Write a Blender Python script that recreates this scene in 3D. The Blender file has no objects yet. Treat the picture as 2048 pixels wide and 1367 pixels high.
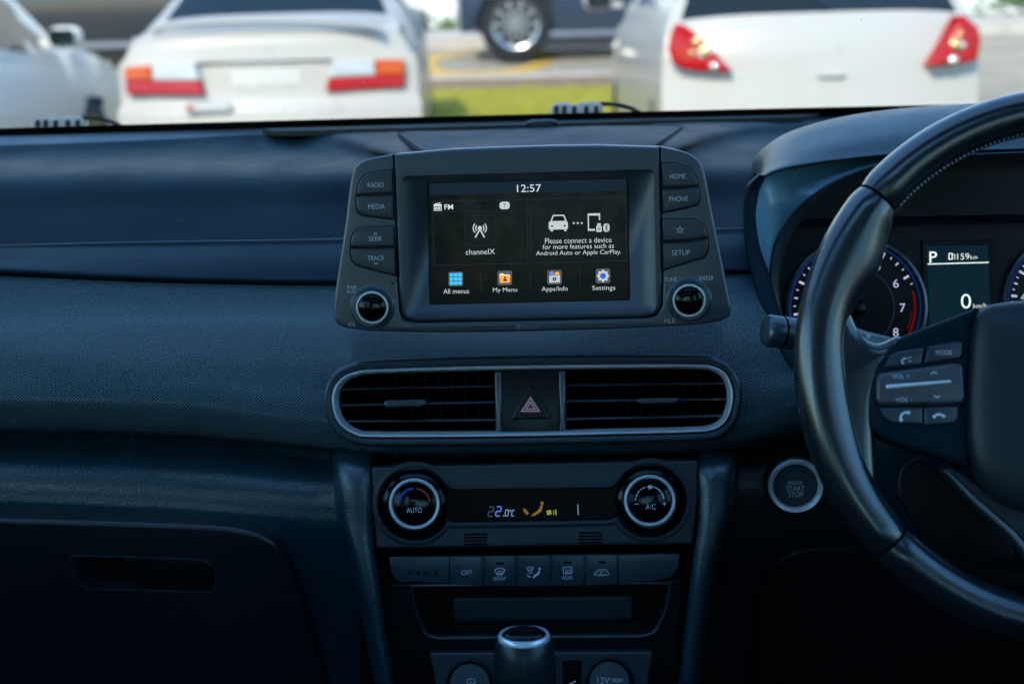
import bpy, bmesh, math, random
import numpy as np
from mathutils import Vector, Matrix
from mathutils.geometry import tessellate_polygon

random.seed(4)
rng = np.random.default_rng(4)
SC = bpy.context.scene
COL = SC.collection
PI = math.pi
R = math.radians

# ------------------------------------------------------------------ camera
F_PX, CX, CY = 2844.4, 1024.0, 683.5
CAM = Vector((0.06, 0.0, 1.40))
YAW, PITCH, ROLL = R(3.0), R(14.8), R(-1.7)
CROT = Matrix.Rotation(YAW, 3, 'Z') @ Matrix.Rotation(PI/2 - PITCH, 3, 'X') @ Matrix.Rotation(ROLL, 3, 'Z')
cam_data = bpy.data.cameras.new('camera')
cam = bpy.data.objects.new('camera', cam_data)
COL.objects.link(cam)
cam.matrix_world = Matrix.Translation(CAM) @ CROT.to_4x4()
cam_data.sensor_width = 36.0
cam_data.lens = 50.0
cam_data.clip_start = 0.02
cam_data.clip_end = 500.0
cam_data.dof.use_dof = True
cam_data.dof.focus_distance = 1.105
cam_data.dof.aperture_fstop = 5.8
cam_data.dof.aperture_blades = 9
SC.camera = cam

# ------------------------------------------------------------------ sky, sun, exposure
SUN_EL, SUN_AZ = 36.0, 196.0          # degrees; azimuth clockwise from +Y (ahead of the car)
world = bpy.data.worlds.new('World')
SC.world = world
world.use_nodes = True
wn = world.node_tree.nodes
sky = wn.new('ShaderNodeTexSky')
sky.sky_type = 'NISHITA'
sky.sun_disc = False
sky.ozone_density = 4.0
sky.air_density = 1.5
sky.dust_density = 0.6
sky.sun_elevation = R(SUN_EL)
sky.sun_rotation = R(SUN_AZ)
wn['Background'].inputs['Strength'].default_value = 0.15
world.node_tree.links.new(sky.outputs['Color'], wn['Background'].inputs['Color'])
sl = bpy.data.lights.new('sun', 'SUN')
sl.energy = 2.35
sl.angle = R(0.5)
sl.color = (1.0, 0.80, 0.55)
sun = bpy.data.objects.new('sun', sl)
COL.objects.link(sun)
sd = Vector((math.sin(R(SUN_AZ))*math.cos(R(SUN_EL)), math.cos(R(SUN_AZ))*math.cos(R(SUN_EL)), math.sin(R(SUN_EL))))
sun.rotation_euler = sd.to_track_quat('Z', 'Y').to_euler()
sun.location = (0, -30, 40)
SC.view_settings.view_transform = 'Standard'
SC.view_settings.look = 'None'
SC.view_settings.gamma = 1.0
SC.view_settings.use_white_balance = True      # camera balanced for the sun, so shade lit by the sky stays blue
SC.view_settings.white_balance_temperature = 5500
SC.view_settings.white_balance_tint = 3.0
SC.view_settings.exposure = 1.55
SC.view_settings.use_curve_mapping = False
SC.render.engine = 'CYCLES'
SC.cycles.use_denoising = True
SC.cycles.max_bounces = 8
SC.cycles.transparent_max_bounces = 12

# ------------------------------------------------------------------ pixel <-> place helpers (real distances are given with each use)
def ray(px, py):
    return CROT @ Vector(((px-CX)/F_PX, -(py-CY)/F_PX, -1.0))
def at(px, py, Y):
    d = ray(px, py)
    return CAM + d*((Y-CAM.y)/d.y)
def atz(px, py, z):
    d = ray(px, py)
    return CAM + d*((z-CAM.z)/d.z)

def proj(p):
    q = CROT.transposed() @ (Vector(p)-CAM)
    return (CX+F_PX*q.x/-q.z, CY-F_PX*q.y/-q.z)
def inside(P, x, y):
    c = False
    for i in range(len(P)):
        a, b = P[i-1], P[i]
        if (a[1] > y) != (b[1] > y) and x < (b[0]-a[0])*(y-a[1])/(b[1]-a[1])+a[0]:
            c = not c
    return c

class Plane:
    """a tilted flat panel: u to the right, v up the face, n out of it towards the seats"""
    def __init__(s, px, py, Y, tilt=0.0, yaw=0.0):
        s.o = at(px, py, Y)
        t, w = R(tilt), R(yaw)
        rz = Matrix.Rotation(w, 3, 'Z')
        s.u = rz @ Vector((1, 0, 0))
        s.v = rz @ Vector((0, math.sin(t), math.cos(t)))
        s.n = s.u.cross(s.v)
        s.px1 = (s.uv(px+50, py)-s.uv(px-50, py)).length/100.0    # metres per pixel
    def uv(s, px, py, d=0.0):
        r = ray(px, py)
        o = s.o + s.n*d
        p = CAM + r*((o-CAM).dot(s.n)/r.dot(s.n)) - s.o
        return Vector((p.dot(s.u), p.dot(s.v)))
    def w(s, u, v, d=0.0):
        return s.o + s.u*u + s.v*v + s.n*d
    def poly(s, pts, d=0.0):
        return [s.uv(x, y, d) for x, y in pts]

# ------------------------------------------------------------------ objects, names, labels
ORG = {}
def link(o, parent, org):
    COL.objects.link(o)
    if parent is not None:
        o.parent = parent
    ORG[o.name] = org
    return o
def tag(o, label=None, cat=None, group=None, kind=None):
    if label: o['label'] = label
    if cat: o['category'] = cat
    if group: o['group'] = group
    if kind: o['kind'] = kind
    return o
def thing(name, label, cat, loc=(0, 0, 0), group=None, kind=None):
    o = bpy.data.objects.new(name, None)
    o.empty_display_size = 0.05
    o.location = loc
    link(o, None, Vector(loc))
    return tag(o, label, cat, group, kind)
def obj(name, bm, mat, parent=None, smooth=35, uvs=None):
    """bm holds world coordinates; links ONE mesh object under parent"""
    org = ORG[parent.name].copy() if parent is not None else Vector((0, 0, 0))
    bmesh.ops.recalc_face_normals(bm, faces=bm.faces) if getattr(bm, 'recalc', True) is True and not uvs else None
    me = bpy.data.meshes.new(name)
    for v in bm.verts:
        v.co -= org
    bm.to_mesh(me)
    bm.free()
    for p in me.polygons:
        p.use_smooth = True
    if smooth < 180:
        me.set_sharp_from_angle(angle=R(smooth))
    mats = mat if isinstance(mat, (list, tuple)) else [mat]
    for m in mats:
        me.materials.append(M[m])
    return link(bpy.data.objects.new(name, me), parent, org)

# ------------------------------------------------------------------ outlines
def catmull(pts, n=8, closed=True):
    P = [Vector(p) for p in pts]
    N = len(P)
    out = []
    for i in range(N if closed else N-1):
        if closed:
            a, b, c, d = P[i-1], P[i], P[(i+1) % N], P[(i+2) % N]
        else:
            a, b, c, d = P[max(i-1, 0)], P[i], P[i+1], P[min(i+2, N-1)]
        for k in range(n):
            t = k/n
            out.append(0.5*((2*b)+(c-a)*t+(2*a-5*b+4*c-d)*t*t+(3*b-a-3*c+d)*t*t*t))
    if not closed:
        out.append(P[-1].copy())
    return out
def fillet(pts, r, n=5):
    """round the corners of a polygon (r one value or one per corner)"""
    P = [Vector(p) for p in pts]
    N = len(P)
    rs = r if isinstance(r, (list, tuple)) else [r]*N
    out = []
    for i in range(N):
        p, a, b = P[i], P[i-1], P[(i+1) % N]
        da, db = (a-p), (b-p)
        la, lb = da.length, db.length
        rr = rs[i]
        if rr <= 0 or la < 1e-9 or lb < 1e-9:
            out.append(p); continue
        k = min(rr, la*0.48, lb*0.48)
        s, e = p+da/la*k, p+db/lb*k
        for j in range(n+1):
            t = j/n
            out.append((1-t)**2*s + 2*t*(1-t)*p + t*t*e)
    return out
def area(P):
    return 0.5*sum(P[i-1][0]*P[i][1]-P[i][0]*P[i-1][1] for i in range(len(P)))
def inset(P, o):
    """move a ccw outline inwards by o"""
    if abs(o) < 1e-12:
        return [Vector(p) for p in P]
    N = len(P)
    out = []
    for i in range(N):
        p, a, b = Vector(P[i]), Vector(P[i-1]), Vector(P[(i+1) % N])
        e1, e2 = (p-a), (b-p)
        if e1.length < 1e-9: e1 = e2
        if e2.length < 1e-9: e2 = e1
        e1 = e1.normalized(); e2 = e2.normalized()
        n1, n2 = Vector((-e1.y, e1.x)), Vector((-e2.y, e2.x))
        m = n1+n2
        m = m.normalized() if m.length > 1e-6 else n1
        c = max(0.5, m.dot(n1))
        out.append(p+m*(o/c))
    return out
def ccw(P):
    P = [Vector((p[0], p[1])) for p in P]
    Q = [P[0]]
    for p in P[1:]:
        if (p-Q[-1]).length > 1e-6: Q.append(p)
    if (Q[0]-Q[-1]).length < 1e-6: Q.pop()
    return Q if area(Q) > 0 else Q[::-1]

def bridge(bm, A, B):
    n = len(A)
    for i in range(n):
        bm.faces.new((A[i-1], A[i], B[i], B[i-1]))
def add_prism(bm, pl, P, d0, d1, bev=0.0, seg=3, back=False):
    """outline P (panel metres) pushed out from depth d0 to d1 with a rounded front edge"""
    P = ccw(P)
    loops = [(0, d0), (0, d1-bev)]
    if bev > 0:
        for k in range(1, seg+1):
            a = PI/2*k/seg
            loops.append((bev*(1-math.cos(a)), d1-bev+bev*math.sin(a)))
    prev = None
    for o, d in loops:
        cur = [bm.verts.new(pl.w(q.x, q.y, d)) for q in inset(P, o)]
        if prev: bridge(bm, prev, cur)
        elif back: bm.faces.new(cur[::-1])
        prev = cur
    if len(prev) > 4:
        for t in tessellate_polygon([[Vector((q.x, q.y, 0)) for q in inset(P, loops[-1][0])]]):
            try: bm.faces.new([prev[i] for i in t])
            except ValueError: pass
    else:
        bm.faces.new(prev)
    return bm
def prism(name, pl, pts, d0, d1, mat, parent, bev=0.0, seg=3, px=True, smooth=35, back=False):
    """pts traced in pixels on the panel at its front depth"""
    P = pl.poly(pts, d1) if px else pts
    bm = bmesh.new()
    add_prism(bm, pl, P, d0, d1, bev, seg, back)
    bmesh.ops.triangulate(bm, faces=[f for f in bm.faces if len(f.verts) > 4])
    return obj(name, bm, mat, parent, smooth)
def holed(name, pl, pts, holes, d0, d1, dh, mat, parent, bev=0.0, seg=3, smooth=35):
    """a panel with real openings: outline and openings traced in pixels, opening walls down to depth dh"""
    P = ccw(pl.poly(pts, d1))
    bm = bmesh.new()
    loops = [(0, d0), (0, d1-bev)] + [(bev*(1-math.cos(PI/2*k/seg)), d1-bev+bev*math.sin(PI/2*k/seg)) for k in range(1, seg+1) if bev > 0]
    prev = None
    for o, d in loops:
        L = inset(P, o)
        cur = [bm.verts.new(pl.w(q.x, q.y, d)) for q in L]
        if prev: bridge(bm, prev, cur)
        prev = cur
    flat, verts = [[Vector((q.x, q.y, 0)) for q in L]], list(prev)
    for h in holes:
        H = ccw(pl.poly(h, d1))
        top = [bm.verts.new(pl.w(q.x, q.y, d1)) for q in H]
        bot = [bm.verts.new(pl.w(q.x, q.y, dh)) for q in H]
        bridge(bm, bot, top)
        flat.append([Vector((q.x, q.y, 0)) for q in H])
        verts += top
    for t in tessellate_polygon(flat):
        try: bm.faces.new([verts[i] for i in t])
        except ValueError: pass
    return obj(name, bm, mat, parent, smooth)
def ring(name, pl, P, section, mat, parent, smooth=40):
    """sweep an open or closed section [(outward, height)] round a closed outline (metres)"""
    P = ccw(P)
    bm = bmesh.new()
    prev = first = None
    for o, d in section:
        cur = [bm.verts.new(pl.w(q.x, q.y, d)) for q in inset(P, -o)]
        if prev: bridge(bm, prev, cur)
        else: first = cur
        prev = cur
    return obj(name, bm, mat, parent, smooth)
def lathe(name, pl, px, py, profile, mat, parent, seg=48, d=0.0, smooth=40, ribs=0, cap=True):
    c = pl.uv(px, py, d)
    bm = bmesh.new()
    prev = None
    if profile[0][0] < 1e-6: profile = profile[::-1]; cap = False
    for r, h in profile:
        if r < 1e-6:
            v = bm.verts.new(pl.w(c.x, c.y, d+h))
            if prev:
                for i in range(seg): bm.faces.new((prev[i-1], prev[i], v))
            prev = None
            continue
        cur = [bm.verts.new(pl.w(c.x+r*math.cos(2*PI*i/seg), c.y+r*math.sin(2*PI*i/seg), d+h)) for i in range(seg)]
        if prev: bridge(bm, prev, cur)
        prev = cur
    if prev and cap:
        bm.faces.new(prev)
    return obj(name, bm, mat, parent, smooth)

class Ink:
    """flat print or lit pixels: thin raised shapes on a panel, traced in pixels"""
    def __init__(s, pl, d, t=0.00008):
        s.pl, s.d, s.t, s.bm = pl, d, t, bmesh.new()
    def poly(s, pts):
        add_prism(s.bm, s.pl, s.pl.poly(pts, s.d), s.d-0.00002, s.d+s.t); return s
    def disc(s, x, y, r, n=20, ry=None):
        return s.poly([(x+r*math.cos(2*PI*i/n), y+(ry or r)*math.sin(2*PI*i/n)) for i in range(n)])
    def line(s, pts, w, closed=False):
        P = [Vector(p) for p in pts]
        n = len(P)
        L, Rr = [], []
        for i in range(n):
            a = P[i-1] if (i > 0 or closed) else P[i]
            b = P[(i+1) % n] if (i < n-1 or closed) else P[i]
            e1 = (P[i]-a) if (P[i]-a).length > 1e-6 else (b-P[i])
            e2 = (b-P[i]) if (b-P[i]).length > 1e-6 else e1
            e1 = e1.normalized(); e2 = e2.normalized()
            m = Vector((-e1.y-e2.y, e1.x+e2.x))
            n1 = Vector((-e1.y, e1.x))
            m = m.normalized() if m.length > 1e-6 else n1
            k = (w/2)/max(0.45, m.dot(n1))
            L.append(P[i]+m*k); Rr.append(P[i]-m*k)
        for i in range(n if closed else n-1):
            j = (i+1) % n
            q = [s.pl.uv(*p, s.d) for p in (L[i], L[j], Rr[j], Rr[i])]
            f = [s.bm.verts.new(s.pl.w(z.x, z.y, s.d+s.t)) for z in q]
            s.bm.faces.new(f)
        return s
    def arc(s, x, y, r, a0, a1, w, n=14, ry=None):
        return s.line([(x+r*math.cos(R(a0+(a1-a0)*i/n)), y-(ry or r)*math.sin(R(a0+(a1-a0)*i/n))) for i in range(n+1)], w)
    def rect(s, x0, y0, x1, y1, r=0):
        p = [(x0, y0), (x1, y0), (x1, y1), (x0, y1)]
        return s.poly(fillet(p, r, 3) if r else p)
    def box(s, x0, y0, x1, y1, w, r=0):
        p = [(x0, y0), (x1, y0), (x1, y1), (x0, y1)]
        return s.line(fillet(p, r, 3) if r else p, w, True)
    def done(s, name, mat, parent):
        bmesh.ops.triangulate(s.bm, faces=[f for f in s.bm.faces if len(f.verts) > 4])
        s.bm.normal_update()
        for f in s.bm.faces:
            if f.normal.dot(s.pl.n) < -0.5: f.normal_flip()
        return obj(name, s.bm, mat, parent)

def text(pl, body, cx, cy, h, mat, parent, d, w=None, bold=0.0, name='lettering', slant=0.0):
    """cx, cy: centre of the inked box in pixels; h, w: its size in pixels"""
    cu = bpy.data.curves.new('t', 'FONT')
    cu.body = body
    cu.size = 1.0
    cu.offset = bold-0.013
    cu.resolution_u = 3
    cu.align_x = 'CENTER'
    o = bpy.data.objects.new('t', cu)
    me = bpy.data.meshes.new_from_object(o)
    bpy.data.objects.remove(o)
    bpy.data.curves.remove(cu)
    co = np.zeros(len(me.vertices)*3)
    me.vertices.foreach_get('co', co)
    co = co.reshape(-1, 3)
    lo, hi = co.min(0), co.max(0)
    mid = (lo+hi)/2
    c = pl.uv(cx, cy, d)
    sy = (pl.uv(cx, cy-h/2, d)-pl.uv(cx, cy+h/2, d)).length/(hi[1]-lo[1])
    sx = sy if w is None else (pl.uv(cx+w/2, cy, d)-pl.uv(cx-w/2, cy, d)).length/(hi[0]-lo[0])
    org = ORG[parent.name]
    for v, q in zip(me.vertices, co):
        a = (q[0]-mid[0])*sx + slant*(q[1]-mid[1])*sy
        v.co = pl.w(c.x+a, c.y+(q[1]-mid[1])*sy, d) - org
    me.materials.clear()
    me.materials.append(M[mat])
    me.name = name
    return link(bpy.data.objects.new(name, me), parent, org.copy())

# ------------------------------------------------------------------ smooth sheets
def hermite(xs, ys, x):
    xs, ys, x = map(np.asarray, (xs, ys, x))
    xs = xs.astype(float); ys = ys.astype(float)
    m = np.gradient(ys, xs)
    i = np.clip(np.searchsorted(xs, x)-1, 0, len(xs)-2)
    h = xs[i+1]-xs[i]
    t = (x-xs[i])/h
    return ((2*t**3-3*t**2+1)*ys[i]+(t**3-2*t**2+t)*h*m[i]+(-2*t**3+3*t**2)*ys[i+1]+(t**3-t**2)*h*m[i+1])
def cr_cols(G, n):
    """Catmull-Rom across axis 0 of an array (rows, cols, 3): n steps per span"""
    G = np.asarray(G, float)
    N = len(G)
    out = []
    for i in range(N-1):
        a, b, c, d = G[max(i-1, 0)], G[i], G[i+1], G[min(i+2, N-1)]
        if i == 0: a = 2*b-c
        if i == N-2: d = 2*c-b
        for k in range(n):
            t = k/n
            out.append(0.5*((2*b)+(c-a)*t+(2*a-5*b+4*c-d)*t*t+(3*b-a-3*c+d)*t**3))
    out.append(G[-1])
    return np.array(out)
def px_rows(rows, pxs):
    """rows: list of [(px, py, Y)], sampled at the same pixel columns -> (rows, cols, 3) world points"""
    G = []
    for r in rows:
        r = np.array(r, float)
        py = hermite(r[:, 0], r[:, 1], pxs)
        Y = np.interp(pxs, r[:, 0], r[:, 2])
        G.append([tuple(at(a, b, c)) for a, b, c in zip(pxs, py, Y)])
    return np.array(G)
def sheet(name, G, mat, parent, n=6, keep=None, smooth=180, flip=False):
    """smooth sheet through a grid of world points; uv in metres (x, arc length)"""
    S = cr_cols(G, n) if n > 1 else np.asarray(G, float)
    nr, nc = S.shape[:2]
    bm = bmesh.new()
    uvl = bm.loops.layers.uv.new('UVMap')
    arc = np.zeros((nr, nc))
    arc[1:] = np.cumsum(np.linalg.norm(np.diff(S, axis=0), axis=2), axis=0)
    lat = np.zeros((nr, nc))
    lat[:, 1:] = np.cumsum(np.linalg.norm(np.diff(S, axis=1), axis=2), axis=1)
    lat = np.repeat(lat[nr//2][None], nr, 0)
    V = [[bm.verts.new(S[i, j]) for j in range(nc)] for i in range(nr)]
    for i in range(nr-1):
        for j in range(nc-1):
            if keep is not None and not keep((S[i, j]+S[i+1, j+1]+S[i, j+1]+S[i+1, j])/4):
                continue
            ids = [(i, j), (i+1, j), (i+1, j+1), (i, j+1)]
            if flip: ids = ids[::-1]
            f = bm.faces.new([V[a][b] for a, b in ids])
            for l, (a, b) in zip(f.loops, ids):
                l[uvl].uv = (lat[a, b], arc[a, b])
    bmesh.ops.delete(bm, geom=[v for v in bm.verts if not v.link_faces], context='VERTS')
    return obj(name, bm, mat, parent, smooth, uvs=True)
def tube(name, pts, r, mat, parent, seg=10, closed=False, ry=None, up=(0, 0, 1), smooth=60):
    """r one radius or one per point; ry: second radius factor"""
    P = [Vector(p) for p in pts]
    n = len(P)
    rs = r if isinstance(r, (list, tuple, np.ndarray)) else [r]*n
    bm = bmesh.new()
    prev = first = None
    for i in range(n):
        a = P[i-1] if (i > 0 or closed) else P[i]
        b = P[(i+1) % n] if (i < n-1 or closed) else P[i]
        t = (b-a).normalized()
        x = t.cross(Vector(up))
        x = x.normalized() if x.length > 1e-6 else Vector((1, 0, 0))
        y = x.cross(t).normalized()
        cur = [bm.verts.new(P[i]+x*rs[i]*math.cos(2*PI*k/seg)+y*rs[i]*(ry or 1)*math.sin(2*PI*k/seg)) for k in range(seg)]
        if prev: bridge(bm, prev, cur)
        else: first = cur
        prev = cur
    if closed: bridge(bm, prev, first)
    else:
        bm.faces.new(first[::-1]); bm.faces.new(prev)
    return obj(name, bm, mat, parent, smooth)
def add_box(bm, lo, hi):
    v = [bm.verts.new((x, y, z)) for x in (lo[0], hi[0]) for y in (lo[1], hi[1]) for z in (lo[2], hi[2])]
    for f in ((0, 1, 3, 2), (4, 6, 7, 5), (0, 4, 5, 1), (2, 3, 7, 6), (0, 2, 6, 4), (1, 5, 7, 3)):
        bm.faces.new([v[i] for i in f])
    return bm
def box(name, lo, hi, mat, parent, bev=0.0):
    bm = add_box(bmesh.new(), lo, hi)
    if bev: bmesh.ops.bevel(bm, geom=bm.edges[:], offset=bev, segments=3, affect='EDGES', profile=0.5)
    return obj(name, bm, mat, parent)

# ------------------------------------------------------------------ materials
M = {}
def coat_rough(name, r): M[name].node_tree.nodes['Principled BSDF'].inputs['Coat Roughness'].default_value = r
def mat(name, col, rough=0.5, metal=0.0, spec=0.5, coat=0.0, emit=None, es=1.0):
    m = bpy.data.materials.new(name)
    m.use_nodes = True
    b = m.node_tree.nodes['Principled BSDF']
    b.inputs['Base Color'].default_value = (*col, 1)
    b.inputs['Roughness'].default_value = rough
    b.inputs['Metallic'].default_value = metal
    b.inputs['Specular IOR Level'].default_value = spec
    b.inputs['Coat Weight'].default_value = coat
    b.inputs['Coat Roughness'].default_value = 0.05
    if emit:
        b.inputs['Emission Color'].default_value = (*emit, 1)
        b.inputs['Emission Strength'].default_value = es
    M[name] = m
    return m
def nd(m, t, **kw):
    n = m.node_tree.nodes.new(t)
    for k, v in kw.items():
        if k in n.inputs.keys(): n.inputs[k].default_value = v
        else: setattr(n, k, v)
    return n
def lk(m, a, b): m.node_tree.links.new(a, b)
def mathn(m, op, a, b=None):
    n = nd(m, 'ShaderNodeMath', operation=op)
    for i, x in enumerate((a, b)):
        if x is None: continue
        if isinstance(x, (int, float)): n.inputs[i].default_value = x
        else: lk(m, x, n.inputs[i])
    return n.outputs[0]
def bump(m, h, strength, dist):
    b = nd(m, 'ShaderNodeBump', Strength=strength, Distance=dist)
    lk(m, h, b.inputs['Height'])
    lk(m, b.outputs[0], m.node_tree.nodes['Principled BSDF'].inputs['Normal'])
def grain(m, scale, strength=0.4, dist=0.0004, kind='leather', wear=0.25):
    """moulded leather grain plus slow differences in gloss and shade (dust, wear)"""
    tc = nd(m, 'ShaderNodeTexCoord')
    if kind == 'leather':
        v = nd(m, 'ShaderNodeTexVoronoi', feature='DISTANCE_TO_EDGE', Scale=scale)
        nz = nd(m, 'ShaderNodeTexNoise', Scale=scale*0.7, Detail=3.0)
        lk(m, tc.outputs['Object'], v.inputs['Vector']); lk(m, tc.outputs['Object'], nz.inputs['Vector'])
        e = mathn(m, 'MINIMUM', v.outputs['Distance'], 0.22)
        h = mathn(m, 'ADD', e, mathn(m, 'MULTIPLY', nz.outputs[0], 0.35))
    else:
        nz = nd(m, 'ShaderNodeTexNoise', Scale=scale, Detail=4.0)
        lk(m, tc.outputs['Object'], nz.inputs['Vector'])
        h = nz.outputs[0]
    bump(m, h, strength, dist)
    wearing(m, wear)
def wearing(m, wear=0.25, scale=14.0):
    tc = nd(m, 'ShaderNodeTexCoord')
    b = m.node_tree.nodes['Principled BSDF']
    n2 = nd(m, 'ShaderNodeTexNoise', Scale=scale, Detail=6.0, Roughness=0.65)
    lk(m, tc.outputs['Object'], n2.inputs['Vector'])
    r0 = b.inputs['Roughness'].default_value
    mr = nd(m, 'ShaderNodeMapRange')
    mr.inputs['From Min'].default_value = 0.3; mr.inputs['From Max'].default_value = 0.7
    mr.inputs['To Min'].default_value = r0*(1-wear*0.6); mr.inputs['To Max'].default_value = min(1, r0*(1+wear*0.6))
    lk(m, n2.outputs[0], mr.inputs['Value']); lk(m, mr.outputs[0], b.inputs['Roughness'])
    c = b.inputs['Base Color'].default_value[:]
    mx = nd(m, 'ShaderNodeMix', data_type='RGBA')
    mx.inputs[6].default_value = tuple(x*(1-wear*0.5) for x in c[:3])+(1,)
    mx.inputs[7].default_value = tuple(min(1, x*(1+wear*0.5)) for x in c[:3])+(1,)
    lk(m, n2.outputs[0], mx.inputs[0]); lk(m, mx.outputs[2], b.inputs['Base Color'])

DK = (0.006, 0.016, 0.022)
grain(mat('pad_grain', DK, 0.46, spec=0.08), 620, 0.28, 0.0005)
grain(mat('hood_grain', (0.020, 0.034, 0.042), 0.40, spec=0.5), 560, 0.45, 0.0006)
grain(mat('lower_leather', (0.010, 0.044, 0.062), 0.27, spec=1.0), 430, 0.5, 0.0007)
grain(mat('pillar_leather', (0.008, 0.026, 0.036), 0.30, spec=1.0), 430, 0.55, 0.0008)
grain(mat('satin_trim', (0.006, 0.017, 0.026), 0.44, spec=0.07), 1500, 0.08, 0.0002, 'fine')
grain(mat('unit_plastic', (0.040, 0.056, 0.072), 0.34, spec=1.0), 1700, 0.12, 0.0002, 'fine', 0.35)
grain(mat('button_plastic', (0.028, 0.038, 0.050), 0.38, spec=0.8), 1700, 0.10, 0.0002, 'fine')
grain(mat('bezel_plastic', (0.044, 0.058, 0.074), 0.42, spec=0.9), 1700, 0.12, 0.0002, 'fine', 0.3)
grain(mat('panel_plastic', (0.026, 0.042, 0.056), 0.32, spec=1.0), 1700, 0.1, 0.0002, 'fine')
grain(mat('sky_sheen_plastic', (0.20, 0.36, 0.48), 0.26, spec=1.0), 1500, 0.06, 0.0002, 'fine')  # blue sky reflection on the hood's inner face put into the base colour
grain(mat('black_plastic', (0.005, 0.006, 0.007), 0.5, spec=0.3), 900, 0.15, 0.0003, 'fine')
grain(mat('deck_plastic', (0.022, 0.022, 0.016), 0.6, spec=0.35), 900, 0.2, 0.0003, 'fine')
mat('void_black', (0.002, 0.0025, 0.003), 0.8, spec=0.1)
mat('gloss_black', (0.003, 0.0035, 0.004), 0.12, spec=0.22)
mat('band_black', (0.002, 0.0025, 0.003), 0.25, spec=0.06)
mat('cap_gloss', (0.002, 0.002, 0.003), 0.12, spec=0.35)
mat('satin_chrome', (0.86, 0.88, 0.92), 0.28, metal=0.55)
mat('ring_chrome', (0.88, 0.90, 0.93), 0.28, metal=0.45)
mat('frame_satin', (0.055, 0.068, 0.085), 0.35, metal=0.5)
mat('rocker_satin', (0.10, 0.10, 0.115), 0.4, metal=0.4)
grain(mat('rim_leather', (0.008, 0.012, 0.016), 0.24, spec=1.0, coat=0.6), 900, 0.12, 0.0003, 'leather', 0.3)
coat_rough('rim_leather', 0.22)
mat('print_white', (0.80, 0.86, 0.92), 0.5)
mat('print_dim', (0.16, 0.20, 0.26), 0.5)
mat('print_dark', (0.006, 0.007, 0.008), 0.6)
grain(mat('lid_plastic', (0.011, 0.016, 0.021), 0.38, spec=0.8), 430, 0.4, 0.0006)
mat('deck_sunlit_grey', (0.085, 0.105, 0.115), 0.5, spec=0.4)
grain(M['deck_sunlit_grey'], 620, 0.2, 0.0004)
mat('lining', (0.03, 0.032, 0.035), 0.9, spec=0.1)
mat('headliner', (0.10, 0.10, 0.10), 0.95, spec=0.1)
mat('rubber', (0.012, 0.012, 0.012), 0.7, spec=0.3)
mat('frit', (0.008, 0.008, 0.006), 0.55, spec=0.3)

# woven hexagon texture of the dash panel
m = mat('weave_panel', (0.008, 0.046, 0.062), 0.26, spec=1.0)
uvn = nd(m, 'ShaderNodeUVMap', uv_map='UVMap')
sp = nd(m, 'ShaderNodeSeparateXYZ')
lk(m, uvn.outputs[0], sp.inputs[0])
PU, PV = 0.0031, 0.0027
cu_ = mathn(m, 'COSINE', mathn(m, 'MULTIPLY', sp.outputs[0], 2*PI/PU))
cv_ = mathn(m, 'COSINE', mathn(m, 'MULTIPLY', sp.outputs[1], 2*PI/PV))
hgt = mathn(m, 'MAXIMUM', mathn(m, 'MULTIPLY', cu_, cv_), -0.35)
bump(m, hgt, 1.0, 0.0009)
wearing(m, 0.2)

# lit screen pixels
def lit(name, col, s=1.0):
    return mat(name, (0.0, 0.0, 0.0), 0.3, spec=0.0, emit=col, es=s)
lit('lit_white', (0.80, 0.78, 0.72), 0.33)
lit('lit_grey', (0.50, 0.50, 0.46), 0.42)
lit('lit_frame', (0.018, 0.018, 0.021), 0.5)
lit('lit_bar', (0.008, 0.014, 0.020), 0.496)
lit('lit_tile', (0.07, 0.07, 0.075), 0.496)
lit('lit_blue', (0.08, 0.42, 0.68), 0.496)
lit('lit_orange', (0.85, 0.30, 0.05), 0.496)
lit('lit_pale', (0.85, 0.62, 0.40), 0.496)
lit('lit_royal', (0.02, 0.10, 0.55), 0.496)
lit('lit_darkicon', (0.03, 0.02, 0.02), 0.310)
lit('lit_digit', (0.16, 0.27, 0.75), 0.260)
lit('lit_digit_dim', (0.05, 0.07, 0.11), 0.310)
lit('lit_amber', (0.36, 0.20, 0.05), 0.198)
lit('lit_lime', (0.40, 0.42, 0.04), 0.248)
lit('lit_gauge', (0.75, 0.70, 0.85), 0.24)
lit('lit_needle', (0.75, 0.45, 0.60), 0.403)
lit('lit_ring', (0.02, 0.08, 0.36), 0.14)
lit('lit_red', (0.40, 0.01, 0.02), 0.10)
lit('lit_cluster', (0.004, 0.012, 0.018), 0.496)
lit('lit_warm', (0.85, 0.80, 0.66), 0.496)
mat('red_print', (0.50, 0.012, 0.03), 0.4)
mat('blue_print', (0.03, 0.11, 0.55), 0.4)
mat('red_line', (0.35, 0.02, 0.03), 0.4)
mat('pale_print', (0.72, 0.66, 0.70), 0.4)
m = mat('screen_glass', (0.003, 0.0035, 0.004), 0.20, spec=0.2)
wearing(m, 0.5, 60)

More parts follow.
